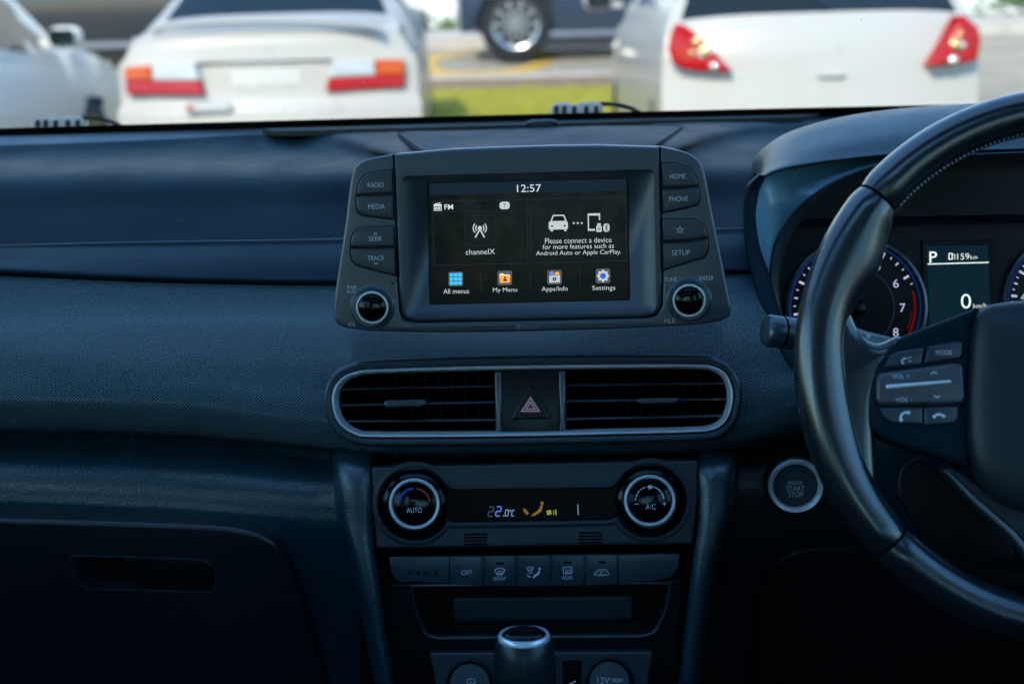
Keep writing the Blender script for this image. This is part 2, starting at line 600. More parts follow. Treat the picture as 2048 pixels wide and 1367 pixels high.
# clear glass: transparent with a real Fresnel reflection
def glass(name, tint, refl=1.0):
    m = bpy.data.materials.new(name)
    m.use_nodes = True
    nt = m.node_tree
    nt.nodes.remove(nt.nodes['Principled BSDF'])
    out = nt.nodes['Material Output']
    tr = nd(m, 'ShaderNodeBsdfTransparent'); tr.inputs[0].default_value = (*tint, 1)
    gl = nd(m, 'ShaderNodeBsdfGlossy'); gl.inputs['Roughness'].default_value = 0.01
    fr = nd(m, 'ShaderNodeFresnel', IOR=1.45)
    mx = nd(m, 'ShaderNodeMixShader')
    lk(m, mathn(m, 'MULTIPLY', fr.outputs[0], refl), mx.inputs[0])
    lk(m, tr.outputs[0], mx.inputs[1]); lk(m, gl.outputs[0], mx.inputs[2])
    lk(m, mx.outputs[0], out.inputs['Surface'])
    M[name] = m
glass('windscreen_glass', (0.93, 0.96, 0.95), 0.35)
glass('window_tint', (0.68, 0.84, 0.90), 0.6)
glass('privacy_tint', (0.26, 0.40, 0.50), 0.6)

# outside
def noise_col(name, c1, c2, scale, rough=0.8, detail=6.0, bump_s=0.0):
    m = mat(name, c1, rough)
    tc = nd(m, 'ShaderNodeTexCoord')
    n = nd(m, 'ShaderNodeTexNoise', Scale=scale, Detail=detail, Roughness=0.6)
    lk(m, tc.outputs['Object'], n.inputs['Vector'])
    rp = nd(m, 'ShaderNodeValToRGB')
    rp.color_ramp.elements[0].position = 0.35; rp.color_ramp.elements[1].position = 0.65
    rp.color_ramp.elements[0].color = (*c1, 1); rp.color_ramp.elements[1].color = (*c2, 1)
    lk(m, n.outputs[0], rp.inputs[0])
    lk(m, rp.outputs[0], m.node_tree.nodes['Principled BSDF'].inputs['Base Color'])
    if bump_s: bump(m, n.outputs[0], bump_s, 0.02)
    return m
noise_col('asphalt', (0.055, 0.055, 0.055), (0.10, 0.098, 0.092), 3.0, 0.85)
noise_col('road_grey', (0.32, 0.275, 0.21), (0.44, 0.375, 0.28), 2.0, 0.85)
noise_col('concrete', (0.42, 0.38, 0.34), (0.55, 0.50, 0.45), 4.0, 0.8)
noise_col('turf', (0.30, 0.27, 0.015), (0.42, 0.36, 0.02), 7.0, 0.9)
noise_col('blade', (0.28, 0.28, 0.012), (0.44, 0.39, 0.02), 9.0, 0.7)
noise_col('bark_mulch', (0.18, 0.10, 0.06), (0.34, 0.23, 0.15), 9.0, 0.95)
noise_col('wall_render', (0.74, 0.73, 0.70), (0.82, 0.81, 0.78), 1.0, 0.8)
noise_col('brick_grey', (0.30, 0.28, 0.26), (0.40, 0.38, 0.35), 2.0, 0.85)
noise_col('leaf', (0.05, 0.10, 0.012), (0.14, 0.20, 0.03), 8.0, 0.7)
mat('yellow_paint', (0.72, 0.42, 0.035), 0.6)
mat('car_white', (0.50, 0.465, 0.425), 0.32, coat=0.3)
mat('car_silver', (0.88, 0.84, 0.76), 0.26, metal=0.0, coat=0.5)
mat('car_navy', (0.018, 0.030, 0.065), 0.22, coat=0.8)
mat('car_grey', (0.22, 0.24, 0.26), 0.28, metal=0.3, coat=0.6)
mat('car_dark', (0.02, 0.022, 0.03), 0.25, coat=0.6)
mat('car_glass', (0.010, 0.014, 0.013), 0.04, spec=0.5)
mat('trim_black', (0.01, 0.01, 0.011), 0.55)
mat('lens_red', (0.40, 0.002, 0.003), 0.15, spec=0.3, coat=0.15)
mat('lens_amber', (0.56, 0.085, 0.003), 0.15, spec=0.3, coat=0.15)
mat('lens_clear', (0.52, 0.53, 0.55), 0.10, coat=1.0)
mat('bulb_gold', (0.95, 0.55, 0.22), 0.10, metal=0.9, coat=0.8)
mat('bulb_white', (0.95, 0.86, 0.72), 0.12, metal=0.8, coat=0.8)
mat('alloy', (0.50, 0.51, 0.53), 0.22, metal=0.9)
mat('plate_white', (0.62, 0.60, 0.56), 0.5)
mat('sticker_red', (0.50, 0.05, 0.03), 0.5)
mat('soft_grey', (0.45, 0.45, 0.45), 0.6)

# ================================================================== SETTING OUTSIDE
def gz(Y):
    return 0.0 if Y < 8.5 else (0.06*(Y-8.5) if Y < 16 else 0.45)
def ground_strip(name, ys, x0, x1, dz, matname, label=None, nx=2, **kw):
    bm = bmesh.new()
    prev = None
    for y in ys:
        cur = [bm.verts.new((x0+(x1-x0)*i/(nx-1), y, gz(y)+dz)) for i in range(nx)]
        if prev:
            for i in range(nx-1): bm.faces.new((prev[i], prev[i+1], cur[i+1], cur[i]))
        prev = cur
    o = obj(name, bm, matname, None, 180)
    tag(o, label, kind='structure', **kw)
    return o
ground_strip('ground', [-60, 0, 8.5, 9.5, 11, 13, 14.5, 16, 18, 30, 250], -200, 200, 0.0, 'asphalt', 'dark asphalt ground sheet of the car park')
ground_strip('grass_verge', [10.0, 11, 12, 13.1], -40, 3.0, 0.05, 'turf', 'sunlit green verge between the parked cars and the road')
ground_strip('grass_verge', [10.0, 11.3], 3.0, 40, 0.05, 'turf', 'narrow green verge past the white hatchback')
ground_strip('driveway', [11.3, 12.5, 13.95], 3.0, 40, 0.01, 'road_grey', 'grey driveway past the white hatchback')
ground_strip('mulch_bed', [13.1, 13.8], -40, 3.0, 0.045, 'bark_mulch', 'brown bark bed along the edge of the verge')
ground_strip('road', [13.95, 15, 16, 17.2], -60, 60, 0.012, 'road_grey', 'pale grey road crossing behind the parked cars')
def kerb(name, y0, y1, h, label):
    bm = bmesh.new()
    add_box(bm, (-50, y0, gz(y0)-0.1), (3.0 if 13 < y0 < 14 else 50, y1, gz(y1)+h))
    return tag(obj(name, bm, 'concrete'), label, kind='structure')
kerb('kerb', 13.8, 13.95, 0.07, 'concrete kerb between bark bed and road')
kerb('kerb', 17.2, 17.35, 0.13, 'concrete kerb on the far side of the road')
kerb('kerb', 9.85, 10.0, 0.10, 'concrete kerb where the car park meets the grass')
ground_strip('footpath', [17.35, 19.4, 20.95], -60, 60, 0.12, 'concrete', 'pale concrete footpath across the road')
# yellow road marking: a ring painted on the road
bm = bmesh.new()
N = 48
cen = at(968, 137, 15.3)
rr = []
for r in (0.80, 1.12):
    rr.append([bm.verts.new((cen.x+r*0.66*math.cos(2*PI*i/N), 15.3+r*1.0*math.sin(2*PI*i/N), gz(15.3+r*math.sin(2*PI*i/N))+0.018)) for i in range(N)])
bridge(bm, rr[0], rr[1])
tag(obj('road_marking', bm, 'yellow_paint', None, 180), 'yellow ring painted on the grey road', kind='structure')
# grass blades
bm = bmesh.new()
for k in range(9000):
    x, y = rng.uniform(-6, 7), 10.0+3.1*rng.random()
    if x > 3.0: y = 10.0+(y-10.0)*1.25/3.1
    h, a = rng.uniform(0.03, 0.09), rng.uniform(0, PI)
    w = rng.uniform(0.004, 0.010)
    b = Vector((x, y, gz(y)+0.045))
    c, s_ = math.cos(a)*w, math.sin(a)*w
    lean = Vector((rng.uniform(-.03, .03), rng.uniform(-.03, .03), h))
    bm.faces.new([bm.verts.new(b+Vector((-c, -s_, 0))), bm.verts.new(b+Vector((c, s_, 0))), bm.verts.new(b+lean)])
tag(obj('grass', bm, 'blade', None, 180), 'short bright green grass blades on the verge', 'grass', kind='stuff')
# far wall of a pale building, and an unseen canopy added behind to keep the sun off our car
w = thing('pale_building', 'long white rendered building wall beyond the footpath', 'building', (0, 23, 0.45))
box('wall', (-45, 20.9, 0.3), (45, 30, 6.5), 'wall_render', w)
for k in range(6):
    x = -37.5+k*15.0
    f = box('window', (x, 20.86, 2.2), (x+2.2, 20.895, 3.8), 'trim_black', w)
    box('pane', (x+0.08, 20.835, 2.28), (x+2.12, 20.858, 3.72), 'car_glass', f)
box('parapet', (-45.2, 20.7, 6.5), (45.2, 30.2, 6.75), 'concrete', w)
w = thing('added_shade_canopy', 'flat grey canopy on posts, added out of view behind the parked car to shade it', 'canopy', (-1.5, -5, 0))
box('roof', (-7.5, -8.2, 4.45), (4.5, -2.25, 4.75), 'concrete', w)
for x in (-7.1, -1.5, 4.1):
    for y in (-7.8, -2.7):
        box('post', (x-0.1, y-0.1, -0.05), (x+0.1, y+0.1, 4.45), 'soft_grey', w, 0.01)
# low planting along the footpath
def shrub(x, y, rx, h, label, n=260):
    t = thing('shrub', label, 'shrub', (x, y, 0.45), 'low shrubs along the footpath')
    bm = bmesh.new()
    for k in range(n):
        a, b, q = rng.uniform(0, 2*PI), rng.uniform(0, PI/2), rng.uniform(0.55, 1.05)
        p = Vector((x+rx*q*math.cos(a)*math.cos(b), y+0.35*q*math.sin(a)*math.cos(b), 0.55+h*q*math.sin(b)))
        n1 = Vector(rng.normal(size=3)).normalized(); n2 = n1.orthogonal().normalized()
        L = rng.uniform(0.04, 0.09)
        bm.faces.new([bm.verts.new(p-n1*L), bm.verts.new(p+n2*L*0.5), bm.verts.new(p+n1*L), bm.verts.new(p-n2*L*0.5)])
    obj('foliage', bm, 'leaf', t, 180)
    tube('stem', [(x, y, 0.4), (x+0.02, y, 0.6), (x, y+0.02, 0.5+h*0.6)], [0.03, 0.02, 0.01], 'bark_mulch', t, 6)
for x, y, rx, h, lab in [(-2.35, 20.0, 0.55, 0.30, 'low green shrub seen just above the white sedan mirror'),
                         (-1.35, 20.1, 0.6, 0.24, 'low green shrub against white wall left of the dark wheel'),
                         (-0.45, 19.9, 0.5, 0.22, 'low green shrub hidden partly by the grey and navy car'),
                         (6.0, 19.9, 0.9, 0.34, 'low green shrub right of the white hatchback'),
                         (7.3, 20.0, 0.8, 0.30, 'low green shrub near the top corner past the steering wheel'),
                         (-6.2, 20.0, 0.8, 0.3, 'low green shrub behind the gap between silver car and sedan')]:
    shrub(x, y, rx, h, lab)

# ------------------------------------------------------------------ cars
def wheel(parent, M4, y, x, side, r=0.31, w=0.2):
    """local car coordinates; M4 places the car"""
    def ring_pts(rad, xx, seg=32):
        return [M4 @ Vector((xx, y+rad*math.cos(2*PI*i/seg), r+rad*math.sin(2*PI*i/seg))) for i in range(seg)]
    bm = bmesh.new()
    prev = None
    s = side
    for rad, off in ((r*0.64, -w), (r*0.94, -w), (r, -w*0.85), (r, -w*0.15), (r*0.94, 0), (r*0.68, -0.005), (r*0.66, -0.03)):
        cur = [bm.verts.new(p) for p in ring_pts(rad, x+s*off)]
        if prev: bridge(bm, prev, cur)
        prev = cur
    ty = obj('wheel', bm, 'rubber', parent)
    bm = bmesh.new()
    prev = None
    for rad, off in ((r*0.67, -0.012), (r*0.62, -0.018), (r*0.60, -0.06)):
        cur = [bm.verts.new(p) for p in ring_pts(rad, x+s*off)]
        if prev: bridge(bm, prev, cur)
        prev = cur
    for k in range(10):
        a = 2*PI*k/10
        d = Vector((0, math.cos(a), math.sin(a))); e = Vector((0, -math.sin(a), math.cos(a)))
        c = Vector((0, y, r))
        q = [c+d*r*0.08+e*0.018, c+d*r*0.63+e*0.024, c+d*r*0.63-e*0.024, c+d*r*0.08-e*0.018]
        f0 = [bm.verts.new(M4 @ (p+Vector((x-s*0.02, 0, 0)))) for p in q]
        f1 = [bm.verts.new(M4 @ (p+Vector((x-s*0.055, 0, 0)))) for p in q]
        bm.faces.new(f0); bridge(bm, f0, f1)
    hub = [bm.verts.new(p) for p in ring_pts(r*0.17, x-s*0.015)]
    bm.faces.new(hub)
    obj('rim', bm, 'alloy', ty)
    bm = bmesh.new()
    bm.faces.new([bm.verts.new(p) for p in ring_pts(r*0.61, x-s*0.07)])
    obj('brake_disc', bm, 'trim_black', ty)
    return ty

def car(name, label, cat, loc, rotz, sil, widths, belt, sill, paint, glass_s, wheels, wr, side_win, lower_mat=None, tcurve=0.10):
    """sil: side silhouette [(y, z)] from rear bottom over the roof to the front bottom; widths: half width at each point;
       glass_s: list of silhouette index ranges that are glass; side_win: polygon (y, z)"""
    t = thing(name, label, cat, loc)
    M4 = Matrix.Translation(loc) @ Matrix.Rotation(rotz, 4, 'Z')
    n = 6
    S = cr_cols(np.array([(y, z, w) for (y, z), w in zip(sil, widths)]), n)
    ymin, ymax = S[:, 0].min(), S[:, 0].max()
    NT = 24
    ts = np.linspace(-1, 1, NT+1)
    bms = {'body': bmesh.new(), 'window': bmesh.new()}
    wmax = max(widths)
    def top(i, tt):
        y, z, w = S[i]
        rear = max(0.0, 1-(y-ymin)/0.6); front = max(0.0, 1-(ymax-y)/0.7)
        yy = y + tcurve*rear*abs(tt)**2.6 - 0.16*front*abs(tt)**2.4
        zz = z - (0.035*abs(tt)**4 if z > belt-0.1 else 0.0)
        return Vector((w*tt, yy, zz))
    gl = {}
    for i in range(len(S)-1):
        g = any(a*n <= i < b*n for a, b, *_ in glass_s)
        for j in range(NT):
            isg = g and 1 <= j < NT-1
            key = 'window' if isg else 'body'
            bm = bms[key]
            P = [top(i, ts[j]), top(i, ts[j+1]), top(i+1, ts[j+1]), top(i+1, ts[j])]
            bm.faces.new([bm.verts.new(M4 @ p) for p in P])
    NV = 14
    for s in (-1, 1):
        for i in range(len(S)-1):
            for k in range(NV):
                def sp(ii, kk):
                    e = top(ii, s)
                    f = kk/NV
                    z = sill+(e.z-sill)*f if e.z > sill else e.z
                    if z <= belt or e.z <= belt:
                        x = wmax*(0.985-0.05*((z-0.62)/0.5)**2) if e.z > belt-0.05 else max(abs(e.x), 0)
                        if e.z > belt-0.05 and e.z < belt+0.08:
                            x = x*(1-f**6)+abs(e.x)*f**6
                    else:
                        q = (z-belt)/max(1e-3, e.z-belt)
                        xb = wmax*(0.985-0.05*((belt-0.62)/0.5)**2)
                        x = xb+(abs(e.x)-xb)*q
                    return Vector((s*x, e.y, z))
                P = [sp(i, k), sp(i+1, k), sp(i+1, k+1), sp(i, k+1)]
                c = sum(P, Vector())/4
                if any((c.y-wy)**2+(c.z-wr)**2 < (wr*1.13)**2 for wy in wheels): continue
                key = 'window' if inside(side_win, c.y, c.z) else 'body'
                bm = bms[key]
                bm.faces.new([bm.verts.new(M4 @ p) for p in P])
    for key, m in (('body', paint), ('window', 'car_glass')):
        bm = bms[key]
        bmesh.ops.remove_doubles(bm, verts=bm.verts, dist=0.0006)
        obj('body_shell' if key == 'body' else 'glazing', bm, m, t, 50)
    # underside and wheel housings
    bm = bmesh.new()
    lo, hi = Vector((-wmax*0.86, ymin+0.25, sill-0.02)), Vector((wmax*0.86, ymax-0.3, belt-0.18))
    v0 = len(bm.verts)
    add_box(bm, lo, hi)
    for v in bm.verts: v.co = M4 @ v.co
    obj('floor_pan', bm, 'trim_black', t)
    for wy in wheels:
        for s in (-1, 1):
            wheel(t, M4, wy, s*(wmax*0.97), s, wr)
    return t, M4
def mirror(t, M4, x, y, z, s, paint):
    bm = bmesh.new()
    add_box(bm, (-0.10, -0.05, -0.065), (0.10, 0.09, 0.065))
    bmesh.ops.bevel(bm, geom=bm.edges[:], offset=0.055, segments=3, affect='EDGES', profile=0.5)
    add_box(bm, (-0.16 if s > 0 else 0.08, -0.0, -0.05), (-0.08 if s > 0 else 0.16, 0.04, -0.01))
    for v in bm.verts: v.co = M4 @ (v.co+Vector((x, y, z)))
    mo = obj('wing_mirror', bm, paint, t)
    bm = bmesh.new()
    bm.faces.new([bm.verts.new(M4 @ Vector((x+a, y-0.052, z+b))) for a, b in ((-.06, -.045), (.06, -.045), (.08, -.02), (.08, .03), (.06, .05), (-.06, .05), (-.08, .03), (-.08, -.02))])
    obj('mirror_glass', bm, 'car_glass', mo)

def lamp_piece(name, pts, Y, mat_, parent, thick=0.05, wrap=None, proud=0.012, bev=0.012):
    """a tail lamp lens traced on the car's rear at distance Y"""
    pl = Plane(*wrap[0], Y, 0, wrap[1])
    return prism(name, pl, fillet(pts, 3, 3), -thick, proud, mat_, parent, bev, 3)

# white sedan, seen from behind
Ys = 7.60
cs = at(532, 160, Ys)
hw = (at(838, 160, Ys)-at(228, 160, Ys)).length/2
zdeck = at(532, 62, Ys).z
zwin = at(532, 40, Ys+0.5).z
zl = at(532, 128, Ys).z
sedan, Ms = car('white_sedan', 'white saloon car with boot spoiler and amber and red tail lamps', 'car', (cs.x, Ys, 0), R(4.5),
    [(0.10, 0.22), (0.0, 0.30), (-0.02, 0.50), (-0.01, zl-0.24), (0.03, zl-0.20), (0.045, zl), (0.065, zdeck-0.04), (0.11, zdeck), (0.5, zdeck+0.045), (0.62, zdeck+0.07), (1.12, 1.40), (1.5, 1.44), (2.3, 1.41), (2.95, 1.04), (3.3, 0.98), (4.0, 0.86), (4.25, 0.70), (4.3, 0.35), (4.22, 0.22)],
    [hw*.95, hw*.99, hw, hw, hw*.985, hw*.975, hw*.90, hw*.87, hw*.85, hw*.84, hw*.70, hw*.69, hw*.70, hw*.86, hw*.88, hw*.9, hw*.93, hw*.95, hw*.9],
    zdeck-0.02, 0.24, 'car_white', [(9, 10), (12, 13)], [0.78, 3.45], 0.30,
    [(0.95, zdeck+0.06), (1.3, 1.36), (2.25, 1.34), (2.75, zdeck+0.05)])
mirror(sedan, Ms, hw-0.12, 2.55, zdeck-0.07, 1, 'car_dark')
mirror(sedan, Ms, -hw-0.10, 2.62, zdeck+0.05, -1, 'car_dark')
Yr = Ys+0.045
pls = Plane(532, 128, Yr, 0)
for pts_a, pts_c, pts_r in (([(247, 136), (300, 132), (304, 162), (249, 163)], [(301, 131), (388, 126), (399, 163), (305, 163)], [(249, 162), (399, 163), (406, 191), (252, 190)]),
                            ([(751, 120), (808, 120), (811, 151), (753, 153)], [(664, 128), (750, 120), (752, 153), (658, 157)], [(657, 157), (811, 150), (809, 175), (653, 184)])):
    lft = pts_a[0][0] < 500
    wr_ = ((325, 160), 4.5-9) if lft else ((735, 152), 4.5+9)
    Yl = Yr-0.055 if lft else Yr+0.045
    tl = lamp_piece('tail_lamp', pts_r, Yl, 'lens_red', sedan, wrap=wr_)
    lamp_piece('indicator_lens', pts_a, Yl, 'lens_amber', tl, wrap=wr_)
    lamp_piece('reversing_lens', pts_c, Yl, 'lens_clear', tl, wrap=wr_)
# boot spoiler on two feet
sy = Ys+0.10
spts = [at(x, y, sy) for x, y in ((308, 68), (330, 58), (400, 50), (532, 46), (660, 49), (735, 55), (760, 62))]
tube('spoiler', [p+Vector((0, 0, 0.012)) for p in catmull(spts, 5, False)], 0.055, 'car_white', sedan, 12, ry=0.32)
pb = Plane(532, 124, Ys+0.045, 0, 4.5)
prism('boot_trim', pb, [(392, 126), (662, 119), (662, 122), (392, 129.5)], -0.03, 0.012, 'trim_black', sedan, 0.003)
prism('number_plate', pb, fillet([(462, 140), (602, 136), (602, 172), (463, 176)], 4), -0.02, 0.010, 'plate_white', sedan, 0.002)
k = Ink(pb, 0.0105, 0.0006)
for a, b in ((470, 477), (480, 486), (515, 540), (543, 560), (566, 596)):
    k.rect(a, 171-(a-470)*.02, b, 174-(a-470)*.02)
o = k.done('plate_marks', 'soft_grey', sedan); o['kind'] = 'stuff'
k = Ink(pb, 0.012, 0.0006)
for a, b in ((462, 500), (505, 540), (548, 596)):
    k.rect(a, 127.5-(a-470)*.02, b, 132-(a-470)*.02)
k.done('boot_lettering', 'soft_grey', sedan)
Ink(pb, 0.012).arc(530, 96, 6, -60, 60, 2.5).done('boot_badge', 'soft_grey', sedan)
pbm = Plane(540, 215, Ys-0.03, 0, 4.5)
bs = prism('bumper_sticker', pbm, [(370, 209), (461, 206), (461, 222), (370, 225)], -0.02, 0.008, 'soft_grey', sedan, 0.001)
k = Ink(pbm, 0.0085, 0.0005); k.rect(373, 211.5, 387, 222); k.done('sticker_emblem', 'sticker_red', bs)
k = Ink(pbm, 0.0085, 0.0005)
for q in range(8): k.rect(391+q*8.4, 211-q*.25, 397+q*8.4, 221-q*.25)
k.done('sticker_letters', 'plate_white', bs)
k = Ink(pbm, 0.0045, 0.001); k.line([(640, 217), (646, 215)], 3); k.line([(663, 211), (682, 209)], 2.5); o = k.done('bumper_scuff', 'soft_grey', sedan); o['kind'] = 'stuff'

# white hatchback, seen from behind
Yh = 6.95
ch = at(1652, 110, Yh)
hh = (at(1978, 110, Yh)-at(1325, 110, Yh)).length/2
zw = at(1590, 26, Yh+0.12).z
hatch, Mh = car('white_hatchback', 'white hatchback with red teardrop tail lamps and dark rear window', 'car', (ch.x, Yh, 0), R(3.2),
    [(0.12, 0.24), (0.0, 0.32), (-0.03, 0.48), (0.0, 0.66), (0.02, 0.80), (0.05, 0.98), (0.12, zw), (0.34, 1.42), (0.5, 1.50), (1.4, 1.55), (2.3, 1.46), (2.95, 1.08), (3.4, 0.98), (3.95, 0.80), (4.05, 0.55), (4.0, 0.25)],
    [hh*.93, hh*.98, hh, hh, hh, hh*.985, hh*.95, hh*.78, hh*.74, hh*.73, hh*.73, hh*.86, hh*.9, hh*.92, hh*.93, hh*.9],
    zw-0.06, 0.26, 'car_white', [(6, 7), (10, 11)], [0.72, 3.2], 0.31,
    [(0.75, zw+0.05), (0.9, 1.40), (2.2, 1.40), (2.75, zw+0.03)])
mirror(hatch, Mh, -hh-0.12, 2.75, zw+0.02, -1, 'car_white')
mirror(hatch, Mh, hh+0.12, 2.75, zw+0.02, 1, 'car_white')
for pts, golds, whites in (([(1350, 46), (1368, 50), (1392, 68), (1420, 92), (1440, 118), (1464, 143), (1440, 144), (1400, 143), (1362, 138), (1345, 126), (1335, 100), (1340, 70)], [(1393, 84, 11), (1408, 104, 15), (1384, 106, 8)], [(1424, 103, 7), (1428, 133, 9), (1402, 112, 6)]),
                           ([(1929, 29), (1942, 40), (1960, 56), (1964, 82), (1957, 120), (1930, 128), (1866, 132), (1885, 104), (1902, 78), (1916, 50)], [(1915, 90, 13), (1922, 68, 6)], [(1926, 92, 7), (1908, 121, 9)])):
    lft = pts[0][0] < 1600
    plh = Plane(1395 if lft else 1920, 100, Yh-0.005 if lft else Yh+0.055, 4, 3.2-12 if lft else 3.2+14)
    tl = prism('tail_lamp', plh, fillet(pts, 4, 3), -0.09, 0.02, 'lens_red', hatch, 0.015)
    for gx, gy, gr in golds:
        lathe('indicator_bulb', plh, gx, gy, [(gr*plh.px1, 0), (gr*plh.px1*0.8, 0.006), (gr*plh.px1*0.3, 0.010), (0, 0.0105)], 'bulb_gold', tl, 16, d=0.0195)
    for gx, gy, gr in whites:
        lathe('reversing_bulb', plh, gx, gy, [(gr*plh.px1, 0), (gr*plh.px1*0.8, 0.005), (gr*plh.px1*0.3, 0.009), (0, 0.0095)], 'bulb_white', tl, 16, d=0.0225)
plh = Plane(1665, 150, Yh+0.012, 2)
prism('tailgate_handle', plh, fillet([(1636, 149), (1692, 146), (1693, 152), (1637, 155)], 2), -0.03, 0.012, 'soft_grey', hatch, 0.002)
plh = Plane(1680, 90, Yh+0.02, 4)
Ink(plh, 0.014, 0.002).arc(1674, 89, 7, -55, 60, 2.5).done('tailgate_badge', 'soft_grey', hatch)

# silver car on the far left: its flank and front wheel
cl_x = at(175, 150, 9.2).x - 0.82
silver, Ml = car('silver_car', 'pale silver car half out of frame with its wing mirror and front wheel showing', 'car', (cl_x, 6.1, 0), R(0.5),
    [(0.10, 0.22), (0.0, 0.32), (0.0, 0.6), (0.05, 0.95), (0.12, 1.05), (0.45, 1.35), (0.7, 1.46), (1.6, 1.50), (2.3, 1.42), (2.95, 1.02), (3.3, 0.98), (3.9, 0.84), (4.15, 0.66), (4.2, 0.35), (4.1, 0.22)],
    [.76, .80, .82, .82, .80, .66, .62, .61, .62, .74, .76, .77, .78, .78, .74],
    0.95, 0.24, 'car_silver', [(4, 5), (8, 9)], [0.75, 3.30], 0.31, [(0.7, 1.0), (0.85, 1.32), (2.2, 1.34), (2.72, 1.02)])
mirror(silver, Ml, 0.93, 2.50, 1.06, 1, 'car_silver')
mirror(silver, Ml, -0.93, 2.50, 1.06, -1, 'car_silver')

# cars on the road behind
mat('car_bluegrey', (0.035, 0.05, 0.085), 0.25, metal=0.3, coat=0.7)
cu2 = at(1035, 108, 15.3)
suv_x = cu2.x
SUV = dict(sil=[(0.12, 0.28), (0.0, 0.4), (0.0, 0.75), (0.06, 1.08), (0.3, 1.5), (0.6, 1.66), (1.6, 1.70), (2.5, 1.62), (3.3, 1.12), (3.8, 1.05), (4.35, 0.92), (4.5, 0.6), (4.42, 0.28)],
           widths=[.84, .9, .92, .91, .76, .72, .72, .72, .86, .88, .9, .92, .88])
suv, Mu = car('navy_suv', 'dark blue off-roader on the road with big alloy wheel', 'car', (suv_x-0.66, 15.9, gz(15.9)), R(-90), SUV['sil'], SUV['widths'], 1.05, 0.30, 'car_bluegrey',
    [(3, 5), (7, 8)], [0.66, 3.4], 0.37, [(0.55, 1.12), (0.7, 1.58), (2.4, 1.56), (3.1, 1.14)])
dk, Mdk = car('dark_van', 'dark car on the road glimpsed between silver car and white sedan', 'car', (at(215, 60, 16.2).x-2.2, 16.2, gz(16.2)), R(-90), SUV['sil'], SUV['widths'], 1.05, 0.30, 'car_dark',
    [(3, 5), (7, 8)], [0.95, 3.55], 0.35, [(0.55, 1.12), (0.7, 1.58), (2.4, 1.56), (3.1, 1.14)])

# ================================================================== OUR OWN CAR: SHELL, WINDSCREEN, WIPERS
cabin = thing('car_cabin', 'dark cabin shell of the car the view is taken from', 'car cabin', (0, 0, 0.2), kind='structure')
ZB = at(1024, 240, 1.62).z
HY, HZ = 0.92, 1.55
bm = bmesh.new()
def slab(bm, G, t):
    G = np.array(G); nr, nc = G.shape[:2]
    A = [[bm.verts.new(p) for p in r] for r in G]
    B = [[bm.verts.new(p+np.array([0, 0, t])) for p in r] for r in G]
    for i in range(nr-1):
        for j in range(nc-1):
            bm.faces.new((A[i][j], A[i+1][j], A[i+1][j+1], A[i][j+1])); bm.faces.new((B[i][j], B[i][j+1], B[i+1][j+1], B[i+1][j]))
    for i in range(nr-1):
        for j in (0, nc-1): bm.faces.new((A[i][j], A[i+1][j], B[i+1][j], B[i][j]))
    for j in range(nc-1):
        for i in (0, nr-1): bm.faces.new((A[i][j], A[i][j+1], B[i][j+1], B[i][j]))
RP = [(HY, HZ, 0.60), (0.76, 1.572, 0.60), (0.3, 1.602, 0.60), (-0.45, 1.62, 0.60), (-0.8, 1.61, 0.59), (-1.3, 1.58, 0.58), (-1.75, 1.50, 0.55)]
def rp(i, s):
    y, z, w_ = RP[i]
    return (w_*s, y, z-0.03*s*s)
for rows_, cols_ in (((0, 1), (-1, -.5, 0, .5, 1)), ((1, 2, 3), (-1, -.78)), ((1, 2, 3), (.78, 1)), ((3, 4, 5, 6), (-1, -.5, 0, .5, 1))):
    slab(bm, [[rp(i, s) for s in cols_] for i in rows_], 0.04)
roof = obj('roof_lining', bm, 'headliner', cabin)
bm = bmesh.new()
slab(bm, [[tuple(Vector(rp(i, s))+Vector((0, 0, 0.045))) for s in (-.80, 0, .80)] for i in (1, 2, 3)], 0.004)
obj('added_sunroof', bm, 'window_tint', roof)  # unseen sunroof pane, added to let more sky light into the cabin
for s in (-1, 1):
    tube('pillar', [(s*0.80, 1.62, ZB-0.02), (s*0.72, 1.2, 1.42), (s*0.61, HY, HZ-0.02), (s*0.61, 0.5, 1.57), (s*0.61, -1.3, 1.55), (s*0.60, -1.8, 1.45)], [0.05, 0.05, 0.05, 0.04, 0.04, 0.06], 'lining', cabin, 10)
    tube('door_pillar', [(s*0.61, -0.30, 1.56), (s*0.74, -0.32, 1.1), (s*0.76, -0.32, 0.3)], 0.06, 'lining', cabin, 10)
    tube('rear_pillar', [(s*0.60, -1.35, 1.54), (s*0.72, -1.65, 1.1), (s*0.74, -1.8, 0.3)], 0.12, 'lining', cabin, 10)
    box('door_panel', (min(s*0.76, s*0.82), -1.9, 0.2), (max(s*0.76, s*0.82), 1.7, 1.10), 'lining', cabin, 0.02)
box('floor_panel', (-0.76, -1.9, 0.2), (0.76, 1.7, 0.26), 'lining', cabin)
box('firewall', (-0.76, 1.66, 0.26), (0.76, 1.72, ZB-0.035), 'lining', cabin)
box('tailgate', (-0.74, -1.95, 0.2), (0.74, -1.88, 1.12), 'lining', cabin, 0.02)
box('rear_bench', (-0.68, -1.35, 0.3), (0.68, -1.1, 1.12), 'lining', cabin, 0.05)
bm = bmesh.new()
slab(bm, [[(x, y, z-0.05*(x/0.78)**2) for x in (-.78, -.5, 0, .5, .78)] for y, z in ((1.80, ZB-0.11), (2.2, ZB-0.16), (2.6, ZB-0.26), (2.85, ZB-0.40))], -0.03)
obj('bonnet', bm, 'car_dark', cabin)
def quad(name, pts, m_):
    bm = bmesh.new(); bm.faces.new([bm.verts.new(p) for p in pts]); return obj(name, bm, m_, cabin)
quad('rear_window', [(-.66, -1.88, 1.12), (.66, -1.88, 1.12), (.54, -1.75, 1.50), (-.54, -1.75, 1.50)], 'privacy_tint')
